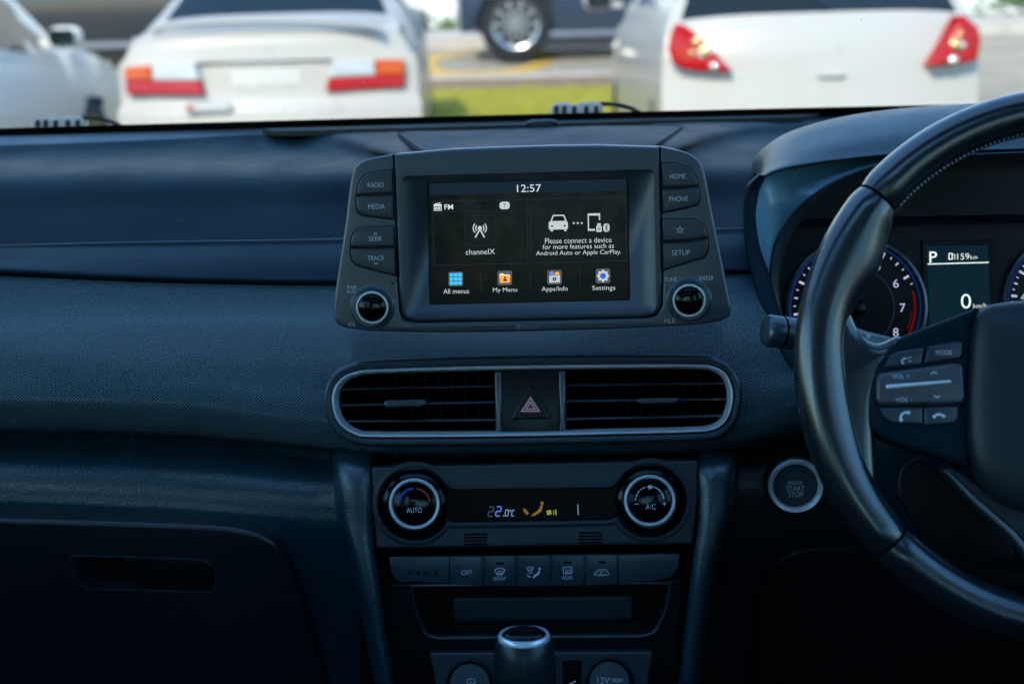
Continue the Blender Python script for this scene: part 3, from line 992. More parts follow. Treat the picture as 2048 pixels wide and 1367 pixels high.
for s in (-1, 1):
    quad('rear_side_window', [(s*.77, -1.75, 1.10), (s*.77, -0.32, 1.10), (s*.61, -0.32, 1.55), (s*.60, -1.45, 1.53)], 'privacy_tint')
    quad('front_side_window', [(s*.77, -0.32, 1.10), (s*.77, 1.35, 1.10), (s*.66, 1.0, 1.50), (s*.61, -0.32, 1.55)], 'window_tint')
# front seats either side of the viewpoint
def seat(x, label):
    t = thing('front_seat', label, 'car seat', (x, -0.1, 0.26), 'front seats')
    box('cushion', (x-0.25, -0.18, 0.42), (x+0.25, 0.36, 0.58), 'lining', t, 0.05)
    bm = bmesh.new(); add_box(bm, (x-0.25, -0.34, 0.5), (x+0.25, -0.18, 1.14))
    bmesh.ops.bevel(bm, geom=bm.edges[:], offset=0.06, segments=3, affect='EDGES', profile=0.5)
    for v in bm.verts: v.co.y -= (v.co.z-0.5)*0.30
    obj('backrest', bm, 'lining', t)
    box('headrest', (x-0.13, -0.62, 1.17), (x+0.13, -0.50, 1.36), 'lining', t, 0.04)
seat(-0.37, 'dark front passenger seat facing the glove box')
seat(0.39, 'dark driver seat facing the steering wheel')
# windscreen: one bowed pane with its black printed edge
ws = thing('windscreen', 'large raked clear windscreen above the dashboard', 'windscreen', (0, 1.62, ZB))
def wsp(x, q):
    b = 0.05*4*q*(1-q)
    hwid = 0.80+(0.62-0.80)*q
    nrm = Vector((0, 0.43, 0.9))
    return Vector((x*hwid, 1.62+(HY-1.62)*q, ZB+(HZ-ZB)*q)) + nrm*b*(1-0.6*x*x)
bm = bmesh.new()
V = [[bm.verts.new(wsp(x, q)) for x in np.linspace(-1, 1, 17)] for q in np.linspace(0.0, 1, 13)]
for i in range(12):
    for j in range(16): bm.faces.new((V[i][j], V[i][j+1], V[i+1][j+1], V[i+1][j]))
obj('glass_pane', bm, 'windscreen_glass', ws, 180)
bm = bmesh.new()
fq = 0.0205
off = Vector((0, -0.43, -0.9))*0.003
V = [[bm.verts.new(wsp(x, q)+off) for x in np.linspace(-1, 1, 33)] for q in (-0.012, 0.0, fq*0.5, fq)]
for i in range(3):
    for j in range(32): bm.faces.new((V[i][j], V[i][j+1], V[i+1][j+1], V[i+1][j]))
obj('black_edge_band', bm, 'frit', ws, 180)
bm = bmesh.new()
for k in range(150):
    x, q = rng.uniform(-0.75, 0.6), rng.uniform(0.03, 0.5)
    c = wsp(x, q)+off*0.5
    r = rng.uniform(0.0002, 0.0007) if k > 4 else 0.0011
    bm.faces.new([bm.verts.new(c+Vector((r*math.cos(a), -r*0.9*math.sin(a), r*0.43*math.sin(a)))) for a in np.linspace(0, 2*PI, 6)[:-1]])
o = obj('dust', bm, 'soft_grey', ws, 180); o['kind'] = 'stuff'
# wipers parked on the cowl outside
def wiper(x0, y0, label, Y=1.70):
    t = thing('wiper', label, 'wiper', at(x0+50, y0+20, Y), 'windscreen wipers')
    pl = Plane(x0+80, y0+15, Y, 12)
    q = [(x0, y0+34), (x0+2, y0+13), (x0+9, y0+7), (x0+36, y0+4), (x0+42, y0+9), (x0+52, y0+10), (x0+58, y0+5), (x0+82, y0+3), (x0+98, y0+4), (x0+106, y0+10), (x0+106, y0+34)]
    prism('pivot_cover', pl, fillet(q, 4, 3), -0.012, 0.004, 'wiper_metal', t, 0.002)
    for a in (8, 24, 44, 68, 88):
        prism('clip', pl, fillet([(x0+a, y0+12), (x0+a+9, y0+11), (x0+a+9, y0+26), (x0+a, y0+26)], 3, 2), 0.0, 0.0060, 'trim_black', t, 0.001)
    prism('arm', pl, fillet([(x0+84, y0+5), (x0+112, y0+3), (x0+140, y0+6), (x0+165, y0+13), (x0+186, y0+24), (x0+186, y0+34), (x0+160, y0+19), (x0+130, y0+11), (x0+100, y0+11)], 3, 3), -0.006, 0.003, 'trim_black', t, 0.0015)
    a, b = at(x0+100, y0+30, Y-0.01), at(x0+620, y0+22, Y-0.01)
    tube('blade', [a, a.lerp(b, .5), b], 0.002, 'rubber', t, 6)
mat('wiper_metal', (0.80, 0.70, 0.56), 0.35)
wiper(62, 228, 'wiper pivot and arm standing up at the far left of the windscreen base')
wiper(1100, 200, 'wiper pivot and arm standing up above the middle of the dashboard')

# ================================================================== DASHBOARD
dash = thing('dashboard', 'dark blue-black moulded dashboard across the whole cabin', 'dashboard', (0, 1.2, 0.9))
PXA = np.concatenate([np.linspace(-420, 2700, 157)])
ZD = ZB-0.002
def zrow(r, z):
    return [(a, b, atz(a, b, z).y) for a, b in r]
R0 = zrow([(-420, 284), (0, 272), (512, 257), (1024, 240.5), (1536, 223), (1900, 211), (2700, 185)], ZD)
R1 = zrow([(-420, 300), (0, 287), (300, 276), (500, 266.5), (600, 265), (660, 270), (720, 283), (790, 303), (1063, 301), (1320, 297), (1370, 280), (1430, 262), (1480, 252), (1560, 244), (1750, 237), (2700, 208)], ZD-0.003)
R2 = zrow([(-420, 330), (0, 317), (300, 306), (500, 298), (600, 297), (660, 301), (720, 311), (790, 326), (1063, 324), (1320, 320), (1370, 308), (1430, 292), (1480, 283), (1560, 275), (1750, 268), (2700, 240)], ZD-0.0135)
R3 = [(-420, 366, 1.385), (0, 355, 1.385), (560, 347, 1.385), (790, 350, 1.35), (1320, 345, 1.35), (1560, 335, 1.385), (2700, 300, 1.385)]
R4 = [(-420, 432, 1.32), (0, 424, 1.32), (560, 415, 1.32), (1063, 410, 1.31), (1560, 400, 1.32), (2700, 380, 1.32)]
R5 = [(-420, 500, 1.265), (0, 491, 1.265), (200, 486, 1.265), (690, 478, 1.265), (1063, 468, 1.265), (1440, 458, 1.265), (1560, 455, 1.265), (2700, 430, 1.265)]
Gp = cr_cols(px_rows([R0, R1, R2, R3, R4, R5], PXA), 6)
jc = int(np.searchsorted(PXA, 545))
sheet('deck_sunlit_edge', Gp[:8, :jc+1], 'deck_sunlit_grey', dash, 1)  # bright strip below the glass: sunlight put into a paler pad colour
sheet('upper_pad', Gp[7:, :jc+1], 'pad_grain', dash, 1)
sheet('upper_pad', Gp[:, jc:], 'pad_grain', dash, 1)
# seam and smooth ledge below it
PXB = np.linspace(-420, 1560, 100)
seam = px_rows([[(a, b, c-0.0022) for a, b, c in R5]], PXB)[0]
tube('seam', [Vector(p) for p in seam], 0.0008, 'unit_plastic', dash, 6)
D0 = [(a, b+1.5, c) for a, b, c in R5]
D1 = [(-420, 512, 1.225), (0, 515, 1.225), (690, 515, 1.225), (1063, 505, 1.225), (1440, 495, 1.225), (1560, 494, 1.225)]
D2 = [(-420, 524, 1.198), (0, 534, 1.198), (250, 545, 1.196), (640, 553, 1.196), (1063, 548, 1.196), (1440, 531, 1.198), (1560, 530, 1.198)]
D3 = [(-420, 532, 1.193), (0, 543, 1.193), (250, 555, 1.191), (640, 563, 1.191), (1063, 558, 1.191), (1440, 541, 1.193), (1560, 540, 1.193)]
D4 = [(-420, 538, 1.199), (0, 549, 1.199), (250, 561, 1.197), (640, 569, 1.197), (1063, 564, 1.197), (1440, 547, 1.199), (1560, 546, 1.199)]
D5 = [(a, b+3, c+0.02) for a, b, c in D4]
border_cut = [(1450, 0), (1508, 300), (1508, 500), (1520, 560), (1548, 640), (1588, 740), (1640, 830), (1700, 880)]
def left_of_border(c):
    x, y = proj(c)
    return x < np.interp(y, [p[1] for p in border_cut], [p[0] for p in border_cut])
sheet('ledge_trim', px_rows([D0, D1, D2, D3, D4, D5], PXB), 'satin_trim', dash, 5, keep=left_of_border)
# woven panel
PXC = np.linspace(-420, 1740, 361)
vent_out = catmull([(663, 797), (666, 780), (674, 765), (690, 751), (712, 743), (740, 739), (900, 733.5), (1070, 730.5), (1250, 728.5), (1400, 729), (1432, 734.5), (1452, 747), (1463, 768), (1467, 790), (1464, 815), (1455, 838), (1440, 854), (1420, 861.5), (1390, 864.5), (1250, 868), (1070, 872), (900, 874), (740, 874), (712, 870), (690, 859), (674, 842), (666, 822)], 6)
vc = Vector((1066, 800))
vent_cut = [vc+(p-vc)*1.012+Vector(((6 if p.x > vc.x else -6), (5 if p.y > vc.y else -5))) for p in vent_out]
E0 = [(-420, 541, 1.194), (0, 552, 1.194), (250, 563, 1.192), (640, 571, 1.192), (1063, 566, 1.192), (1440, 549, 1.194), (1740, 545, 1.194)]
E1 = [(-420, 630, 1.147), (0, 636, 1.147), (640, 642, 1.147), (1063, 645, 1.147), (1480, 625, 1.147), (1740, 620, 1.147)]
E2 = [(-420, 690, 1.122), (0, 696, 1.122), (640, 715, 1.120), (1063, 715, 1.116), (1480, 705, 1.120), (1600, 690, 1.122), (1740, 680, 1.122)]
E3 = [(-420, 762, 1.102), (0, 770, 1.102), (400, 783, 1.101), (640, 808, 1.095), (760, 806, 1.091), (1063, 800, 1.090), (1380, 806, 1.091), (1480, 812, 1.095), (1600, 770, 1.10), (1740, 755, 1.10)]
E4 = [(-420, 805, 1.098), (0, 815, 1.098), (400, 829, 1.097), (640, 860, 1.090), (760, 874, 1.083), (1063, 874, 1.081), (1380, 870, 1.083), (1480, 864, 1.090), (1600, 820, 1.096), (1740, 805, 1.096)]
E5 = [(-420, 846, 1.113), (0, 858, 1.113), (400, 870, 1.112), (640, 894, 1.103), (760, 906, 1.096), (1063, 908, 1.095), (1380, 902, 1.096), (1480, 894, 1.103), (1600, 866, 1.11), (1740, 850, 1.11)]
E6 = [(a, b+9, c+0.05) for a, b, c in E5]
def keepE(c):
    x, y = proj(c)
    return left_of_border(c) and not inside(vent_cut, x, y)
sheet('woven_panel', px_rows([E0, E1, E2, E3, E4, E5, E6], PXC), 'weave_panel', dash, 14, keep=keepE)
# lower pad in leather grain, running down beside the glove box
PXG = np.linspace(-420, 720, 90)
G0 = [(-420, 854, 1.16), (0, 866, 1.16), (400, 879, 1.16), (640, 903, 1.155), (720, 912, 1.15)]
G1 = [(-420, 902, 1.129), (0, 911, 1.129), (400, 924, 1.129), (640, 945, 1.126), (720, 950, 1.12)]
G2 = [(-420, 938, 1.116), (0, 947, 1.116), (400, 962, 1.116), (640, 980, 1.113), (720, 984, 1.108)]
G3 = [(-420, 976, 1.110), (0, 985, 1.110), (400, 1003, 1.110), (640, 1020, 1.108), (720, 1025, 1.103)]
G4 = [(-420, 1028, 1.110), (0, 1038, 1.110), (400, 1052, 1.110), (640, 1075, 1.108), (720, 1080, 1.104)]
G5 = [(-420, 1200, 1.132), (0, 1200, 1.132), (400, 1200, 1.132), (720, 1200, 1.125)]
G6 = [(-420, 1480, 1.175), (0, 1480, 1.175), (400, 1480, 1.175), (720, 1480, 1.165)]
lid_cut = [(-500, 1062), (400, 1078), (500, 1090), (560, 1180), (620, 1400), (640, 1500), (-500, 1500)]
sheet('lower_pad', px_rows([G0, G1, G2, G3, G4, G5, G6], PXG), 'lower_leather', dash, 6, keep=lambda c: not inside(lid_cut, *proj(c)))
# glove box lid with its handle pocket
plg = Plane(300, 1200, 1.121, -15)
lid = fillet([(-420, 1030), (0, 1040), (200, 1046), (400, 1053), (478, 1059), (552, 1082), (586, 1150), (625, 1270), (672, 1440), (-420, 1440)], [0, 30, 30, 60, 40, 40, 50, 40, 0, 0], 6)
pocket = fillet([(140, 1112), (242, 1114), (408, 1120), (424, 1135), (432, 1172), (420, 1182), (178, 1176), (160, 1166)], 8, 4)
gb = holed('glove_box_lid', plg, lid, [pocket], -0.02, 0.006, -0.016, 'lid_plastic', dash, 0.004)
prism('pocket_floor', plg, [(p[0]+(p[0]-290)*0.02, p[1]+(p[1]-1148)*0.03) for p in pocket], -0.03, -0.0155, 'black_plastic', gb)
prism('handle', plg, fillet([(243, 1116), (407, 1122), (421, 1137), (429, 1171), (419, 1180), (274, 1177)], 7, 4), -0.014, 0.005, 'black_plastic', gb, 0.002)
ring('pocket_rim', plg, plg.poly(pocket, 0.006), [(0.0, 0.0045), (0.0004, 0.0066), (0.0014, 0.0066), (0.0018, 0.005)], 'lower_leather', gb)
# leather flanks of the centre stack
def pillar(name, outer, inner, bulge, label):
    rows = []
    for (xo, yo, Yo), (xi, yi, Yi) in zip(outer, inner):
        r = []
        for q, b in ((-0.10, 0.055), (0.0, 0.012), (0.16, -0.006), (0.4, -0.014), (0.68, -0.014), (0.9, -0.006), (1.0, 0.006), (1.03, 0.05)):
            x, y, Y = xo+(xi-xo)*q, yo+(yi-yo)*q, Yo+(Yi-Yo)*q
            r.append(tuple(at(x, y, Y+b*bulge)))
        rows.append(r)
    A = cr_cols(np.array(rows), 8)
    A = cr_cols(A.transpose(1, 0, 2), 4).transpose(1, 0, 2)
    o = sheet(name, A, 'pillar_leather', dash, 1)
    o['label'] = label
    return o
pillar('stack_flank', [(668, 882, 1.13), (671, 935, 1.078), (680, 1036, 1.062), (708, 1139, 1.052), (732, 1258, 1.045), (752, 1367, 1.04), (775, 1480, 1.035)],
       [(741, 884, 1.13), (742, 938, 1.076), (747, 1071, 1.060), (760, 1173, 1.050), (776, 1292, 1.043), (788, 1367, 1.038), (805, 1480, 1.033)], 0.4, 'leather flank on the passenger side')
pillar('stack_flank', [(1466, 876, 1.13), (1470, 932, 1.078), (1468, 1000, 1.062), (1457, 1058, 1.055), (1430, 1153, 1.048), (1407, 1323, 1.042), (1385, 1480, 1.035)],
       [(1394, 876, 1.13), (1396, 930, 1.076), (1397, 1000, 1.062), (1395, 1050, 1.056), (1382, 1145, 1.05), (1364, 1310, 1.042), (1345, 1480, 1.033)], 0.4, 'leather flank on the driver side')
# dark backing of the centre stack and driver's knee panel
plb = Plane(1066, 1120, 1.125, -6)
prism('stack_backing', plb, [(655, 880), (1480, 880), (1480, 1060), (1400, 1500), (760, 1500), (690, 1100)], -0.03, 0.0, 'black_plastic', dash)
PXK = np.linspace(1455, 2700, 60)
K0 = [(1455, 880, 1.16), (1600, 862, 1.16), (2700, 830, 1.16)]
K1 = [(1455, 912, 1.125), (1600, 900, 1.13), (2700, 880, 1.13)]
K2 = [(1455, 960, 1.105), (1600, 958, 1.11), (2700, 950, 1.11)]
K3 = [(1455, 1040, 1.105), (1600, 1040, 1.108), (2700, 1040, 1.11)]
K4 = [(1455, 1120, 1.115), (1600, 1110, 1.12), (2700, 1110, 1.12)]
K5 = [(1455, 1480, 1.19), (1600, 1480, 1.19), (2700, 1480, 1.19)]
sheet('knee_panel', px_rows([K0, K1, K2, K3, K4, K5], PXK), 'lid_plastic', dash, 6)
plk = Plane(1640, 1180, 1.115, -13)
prism('knee_cover', plk, fillet([(1530, 1140), (1580, 1105), (1650, 1094), (1740, 1100), (1850, 1130), (2000, 1200), (2600, 1240), (2600, 1480), (1500, 1480), (1512, 1250)], 30, 5), -0.03, 0.004, 'black_plastic', dash, 0.003)
# defroster strip at the base of the glass, speaker cover, light sensor
def flat_prism(name, pts, z, h, mat_, parent, bev=0.0):
    P = [atz(x, y, z+h) for x, y in pts]
    class H:
        def w(s, u, v, d=0.0): return Vector((u, v, d))
    bm = bmesh.new()
    add_prism(bm, H(), [(p.x, p.y) for p in P], z-0.004, z+h, bev, 2)
    bmesh.ops.triangulate(bm, faces=[f for f in bm.faces if len(f.verts) > 4])
    return obj(name, bm, mat_, parent)
flat_prism('defroster_strip', [(525, 257), (545, 260.5), (575, 261.5), (800, 256), (1063, 248.5), (1115, 246.5), (1400, 238), (1600, 233), (1632, 229), (1650, 220.5), (1300, 232), (1024, 241), (700, 252)], ZD, 0.0022, 'deck_plastic', dash, 0.0008)
grain(mat('speaker_plastic', (0.030, 0.040, 0.052), 0.6, spec=0.15), 1700, 0.2, 0.0003, 'fine')
spk = [(796, 266), (812, 262), (985, 259), (1040, 257), (1120, 253.5), (1200, 251), (1352, 250), (1366, 252), (1300, 296), (1290, 302), (860, 306), (846, 300)]
flat_prism('speaker_cover', spk, ZD-0.003, 0.0040, 'speaker_plastic', dash, 0.0012)
spkw = [atz(x, y, ZD+0.0012) for x, y in spk]
tube('speaker_cover_rim', spkw, 0.0005, 'pad_grain', dash, 8, closed=True)
tube('light_sensor', [atz(1052, 252, ZD)+Vector((0, 0, -0.003)), at(1057, 246, 1.555), at(1066, 243.5, 1.555), at(1102, 242.5, 1.555), at(1111, 244.5, 1.555), atz(1116, 250.5, ZD)+Vector((0, 0, -0.003))], 0.0022, 'unit_plastic', dash, 8)
# dust and small scuffs lying on the pad, the ledge and the woven panel
def dusting(name, S, n, x0, x1, y0, y1, rmin, rmax, spots=()):
    pts = np.array([(*proj(Vector(q)), *q) for q in S.reshape(-1, 3)])
    bm = bmesh.new()
    want = [(rng.uniform(x0, x1), rng.uniform(y0, y1), rng.uniform(rmin, rmax)) for _ in range(n)] + list(spots)
    for x, y, r in want:
        i = int(np.argmin((pts[:, 0]-x)**2+(pts[:, 1]-y)**2))
        if abs(pts[i, 0]-x) > 40 or abs(pts[i, 1]-y) > 15: continue
        c = Vector(pts[i, 2:])+Vector((rng.uniform(-.003, .003), 0, 0))+(CAM-Vector(pts[i, 2:])).normalized()*0.0012
        a0, st = rng.uniform(0, PI), rng.uniform(0.4, 1.0)
        bm.faces.new([bm.verts.new(c+Vector((r*math.cos(a+a0), -0.6*r*st*math.sin(a+a0), 0.7*r*st*math.sin(a+a0)))) for a in np.linspace(0, 2*PI, 7)[:-1]])
    o = obj(name, bm, 'dust_grey', dash, 180); o['kind'] = 'stuff'
mat('dust_grey', (0.40, 0.42, 0.42), 0.9, spec=0.1)
dusting('dust', Gp, 170, -100, 1500, 290, 480, 0.00015, 0.00045, [(352, 441, 0.0010), (349, 446, 0.0008), (357, 443, 0.0007), (333, 442, 0.0009), (668, 468, 0.0008), (674, 471, 0.0007)])
dusting('dust', px_rows([D0, D1, D2], PXB), 50, -100, 660, 495, 540, 0.00015, 0.0004, [(343, 514, 0.0007), (270, 528, 0.0009), (275, 528, 0.0008), (574, 507, 0.0006)])
dusting('dust', cr_cols(px_rows([E0, E1, E2, E3], PXC), 8), 60, -100, 650, 590, 780, 0.00015, 0.0004, [(440, 617, 0.0006), (250, 737, 0.0012), (253, 742, 0.0010)])
# ------------------------------------------------------------------ instrument hood and its inner face
hood = thing('instrument_hood', 'leather-grained hood over the instrument cluster behind the steering wheel', 'hood', at(1900, 400, 1.25))
crest = [(1517, 349), (1525, 319), (1545, 293), (1580, 270), (1640, 249), (1720, 231.5), (1820, 219), (1935, 211), (2150, 204), (2400, 216), (2620, 260), (2680, 349)]
midr = [(1520, 352), (1534, 334), (1560, 316), (1600, 300), (1660, 284), (1740, 270), (1840, 259), (1950, 252), (2150, 246), (2400, 258), (2600, 300), (2660, 355)]
lowr = [(1527, 357), (1545, 347), (1572, 338), (1612, 330), (1672, 321), (1752, 312), (1850, 305), (1950, 301), (2150, 297), (2400, 306), (2580, 335), (2640, 362)]
rows = [[tuple(at(x, y, 1.325)+Vector((0, 0.20, -0.045))) for x, y in crest],
        [tuple(at(x, y+1, 1.325)+Vector((0, 0.06, -0.008))) for x, y in crest],
        [tuple(at(x, y, 1.325)) for x, y in crest],
        [tuple(at(x, y, 1.262)) for x, y in midr],
        [tuple(at(x, y-8, 1.232)) for x, y in lowr],
        [tuple(at(x, y, 1.228)) for x, y in lowr],
        [tuple(at(x, y+2, 1.245)) for x, y in lowr]]
A = cr_cols(np.array(rows), 6)
A = cr_cols(A.transpose(1, 0, 2), 6).transpose(1, 0, 2)
sheet('hood_top', A, 'hood_grain', hood, 1)
o1 = [(1560, 640), (1537, 545), (1522, 501), (1512, 442), (1514, 399), (1527, 360), (1570, 340), (1670, 322), (1772, 313), (1900, 304), (2150, 299), (2450, 318), (2640, 400)]
i1 = [(1556, 640), (1540, 570), (1542, 525), (1552, 481), (1572, 445), (1596, 413), (1638, 379), (1686, 352), (1772, 323), (1900, 309), (2150, 303), (2440, 325), (2600, 420)]
i2 = [(1568, 640), (1560, 580), (1562, 535), (1572, 492), (1592, 456), (1622, 422), (1664, 392), (1712, 368), (1800, 342), (1930, 328), (2150, 322), (2430, 345), (2570, 440)]
YO = [1.215, 1.215, 1.218, 1.222, 1.232, 1.246, 1.256, 1.26, 1.26, 1.26, 1.26, 1.25, 1.22]
YI = [1.250, 1.250, 1.250, 1.250, 1.248, 1.240, 1.232, 1.228, 1.228, 1.228, 1.228, 1.235, 1.25]
rows = [[tuple(at(x, y, Y)) for (x, y), Y in zip(o1, YO)],
        [tuple(at(x*0.5+a*0.5, y*0.5+b*0.5, Y*.5+Z*.5+0.003)) for (x, y), (a, b), Y, Z in zip(o1, i1, YO, YI)],
        [tuple(at(x, y, Y)) for (x, y), Y in zip(i1, YI)]]
A = cr_cols(np.array(rows), 6); A = cr_cols(A.transpose(1, 0, 2), 6).transpose(1, 0, 2)
sheet('inner_face', A, 'sky_sheen_plastic', hood, 1)
rows = [[tuple(at(x, y, Y+0.0004)) for (x, y), Y in zip(i1, YI)], [tuple(at(x, y, Y-0.003)) for (x, y), Y in zip([(a*.8+c*.2, b*.8+d*.2) for (a, b), (c, d) in zip(i1, i2)], YI)], [tuple(at(x, y, 1.262)) for x, y in i2], [tuple(at(x, y, 1.36)) for x, y in i2]]
A = cr_cols(np.array(rows), 5); A = cr_cols(A.transpose(1, 0, 2), 6).transpose(1, 0, 2)
sheet('visor_edge', A, 'panel_plastic', hood, 1)
lo = [(1519, 347), (1503, 362), (1493, 378), (1489.5, 428), (1494, 501), (1503, 550), (1528, 630), (1575, 735), (1640, 830), (1720, 900)]
ro = [(1529, 358), (1520, 376), (1515, 399), (1511, 443), (1521, 501), (1536, 545), (1562, 630), (1606, 725), (1665, 812), (1740, 880)]
ys_ = [1.222, 1.222, 1.222, 1.215, 1.200, 1.185, 1.15, 1.115, 1.11, 1.12]
rows = [[tuple(at(x-3, y+1, Y+0.05)) for (x, y), Y in zip(lo, ys_)], [tuple(at(x, y, Y)) for (x, y), Y in zip(lo, ys_)],
        [tuple(at(x*.5+a*.5, y*.5+b*.5, Y-0.006)) for (x, y), (a, b), Y in zip(lo, ro, ys_)], [tuple(at(x, y, Y+0.004)) for (x, y), Y in zip(ro, ys_)], [tuple(at(x+2, y, Y+0.07)) for (x, y), Y in zip(ro, ys_)]]
A = cr_cols(np.array(rows), 4); A = cr_cols(A.transpose(1, 0, 2), 6).transpose(1, 0, 2)
sheet('side_border', A, 'satin_trim', hood, 1)

# ================================================================== INFOTAINMENT UNIT
H = Plane(1063, 480, 1.092, 6)
unit = thing('infotainment_unit', 'floating dark infotainment unit with lit touchscreen on the dashboard', 'car stereo', H.w(0, -0.08, -0.02))
top_l = [(669, 640), (668, 600), (678, 530), (690, 450), (699, 375), (706, 344), (718, 327), (740, 317), (786, 308)]
top_r = [(1321, 293), (1368, 303), (1394, 318), (1409, 345), (1424, 420), (1440, 500), (1456, 580), (1463, 614)]
low = [(1461, 632), (1444, 642), (1400, 650), (1240, 658), (1063, 663), (900, 666), (740, 663), (690, 656), (676, 650)]
inner = [(1326, 560), (1325, 612), (1314, 630), (1296, 636), (1063, 641), (832, 645), (808, 640), (799, 624), (795, 560)]
U = catmull(top_l, 4, False) + inner[::-1] + catmull(top_r, 4, False) + low
hs = prism('housing', H, U, -0.045, 0.004, 'unit_plastic', unit, 0.0024, 4)
bez = [(787.5, 308.5), (900, 298.5), (1000, 294.5), (1100, 291.5), (1200, 290.5), (1319.5, 294), (1325, 560), (1323.5, 611), (1312.5, 628.5), (1295, 634), (1063, 639.5), (833, 643), (810, 638), (800.5, 623), (796.5, 560)]
op = fillet([(804, 352), (1308, 338), (1313, 624), (812, 634)], 12, 5)
bz = holed('bezel', H, bez, [op], -0.045, 0.0042, 0.0020, 'bezel_plastic', unit, 0.0026, 4)
scr = [(857, 366), (1253, 357), (1257.5, 598.5), (861.5, 607.5)]
DS = -0.012
opi = H.poly(op, 0.002)
# sloping reveal from the bezel opening down to the glass
bm = bmesh.new()
n = len(opi)
sq = H.poly(scr, DS)
per = []
for i, p in enumerate(opi):
    c = i//6
    per.append(sq[c])
A_ = [bm.verts.new(H.w(p.x, p.y, 0.0020)) for p in opi]
B_ = [bm.verts.new(H.w(p.x, p.y, DS-0.0005)) for p in sq]
for c in range(4):
    for j in range(5):
        bm.faces.new((A_[c*6+j], A_[c*6+j+1], B_[c]))
    d = (c+1) % 4
    bm.faces.new((A_[c*6+5], A_[d*6], B_[d], B_[c]))
obj('reveal', bm, 'bezel_plastic', bz, 30)
screen = prism('touchscreen', H, [(x+(x-1057)*.004, y+(y-482)*.006) for x, y in scr], -0.04, DS, 'screen_glass', unit)
S = DS+0.0002
ring('screen_edge', H, H.poly(scr, DS), [(0.0, DS), (0.0, DS+0.0006), (0.0007, DS+0.0006), (0.0009, DS-0.001)], 'satin_trim', screen)
k = Ink(H, S); k.poly([(859, 367.5), (1252, 358.5), (1252.5, 381), (859.5, 390)]); k.done('status_bar', 'lit_bar', screen)
text(H, '12:57', 1058, 376.5, 15, 'lit_white', screen, S+0.0003, 48, 0.01, 'clock')
k = Ink(H, S)
k.line([(866, 403.5), (1054, 398.5), (1056, 526), (868, 530.5)], 1.1, True); k.line([(1060, 398), (1251, 393.5), (1254, 521), (1062, 526)], 1.1, True)
k.line([(867, 424), (1054, 419.5)], 0.8)
k.line([(930, 431.5), (988, 430), (989, 489), (931, 490.5)], 1.0, True)
k.line([(961, 542), (962, 585)], 1.0); k.line([(1060, 540), (1061, 583)], 1.0); k.line([(1159, 537), (1160, 580)], 1.0)
k.done('panel_outline', 'lit_frame', screen)
# tuner tile
k = Ink(H, S+0.0001)
k.box(868.5, 409, 882.5, 420.5, 1.6); k.line([(869, 408.5), (881, 405.5)], 1.5); k.rect(868.5, 409, 882.5, 412.5); k.disc(878.3, 416, 2.6, 12); k.rect(870.5, 414, 874.5, 418.5)
k.done('radio_symbol', 'lit_white', screen)
text(H, 'FM', 897.5, 413.7, 10, 'lit_white', screen, S+0.0003, 17.5, 0.03)
k = Ink(H, S); k.poly(fillet([(999, 403.5), (1019.5, 403), (1019.5, 418), (999, 418.5)], 7, 5)); pill = k.done('preset_badge', 'lit_grey', screen)
text(H, '7', 1009.3, 410.7, 8.5, 'lit_darkicon', screen, S+0.0004, 5.2, 0.01)
k = Ink(H, S+0.0001)
k.disc(959.7, 456, 4.3)
for r in (8.2, 13.2): k.arc(959.7, 456, r, -42, 42, 2.2); k.arc(959.7, 456, r, 138, 222, 2.2)
k.line([(959.3, 459), (950.5, 475)], 2.8); k.line([(960.1, 459), (969, 474.5)], 2.8)
k.done('antenna_symbol', 'lit_grey', screen)
text(H, 'channelX', 960.5, 503.3, 10.5, 'lit_white', screen, S+0.0003, 58, 0.004)
# phone tile
k = Ink(H, S+0.0001)
k.poly([(1097.5, 444), (1104, 442), (1130, 441.5), (1135.5, 444), (1136, 457), (1133, 458.5), (1133, 462), (1128.5, 462), (1128.5, 458.5), (1106, 459), (1106, 462.5), (1101, 462.5), (1101, 459), (1097.5, 458)])
k.line([(1102, 443), (1106.5, 431), (1127.5, 430.5), (1132.5, 442.5)], 2.6)
for x in (1147.5, 1155.5, 1163.5): k.disc(x, 446, 2.0, 12)
k.line([(1199, 440), (1199, 427.5), (1176.5, 428), (1177, 460.5), (1190, 460)], 2.4); k.rect(1176, 427, 1199.5, 431); k.rect(1176, 457.5, 1190, 461.5)
k.rect(1192.5, 451, 1203.5, 464, 3); k.rect(1194.5, 446.5, 1201.5, 450.5)
k.poly(fillet([(1206.5, 447), (1219, 446.7), (1219, 463.5), (1206.5, 463.8)], 6, 5))
k.done('connect_symbol', 'lit_grey', screen)
k = Ink(H, S+0.0003)
k.disc(1104, 452, 2.0, 10); k.disc(1129.5, 451.5, 2.0, 10)
k.line([(1209.3, 451), (1216, 459.3), (1212.8, 462), (1212.8, 448.8), (1216, 451.5), (1209.3, 459.5)], 1.1)
k.line([(1198, 453), (1198, 462)], 1.0); k.line([(1195.8, 455.5), (1195.8, 458), (1198, 460), (1200.4, 457.6), (1200.4, 455)], 0.9)
k.done('symbol_detail', 'lit_darkicon', screen)
text(H, 'Please connect a device', 1156.5, 480.5, 10.5, 'lit_white', screen, S+0.0003, 133, 0.003)
text(H, 'for more features such as', 1156.5, 492.3, 9.5, 'lit_white', screen, S+0.0003, 142, 0.003)
text(H, 'Android Auto or Apple CarPlay.', 1157, 506, 11.5, 'lit_white', screen, S+0.0003, 170, 0.003)
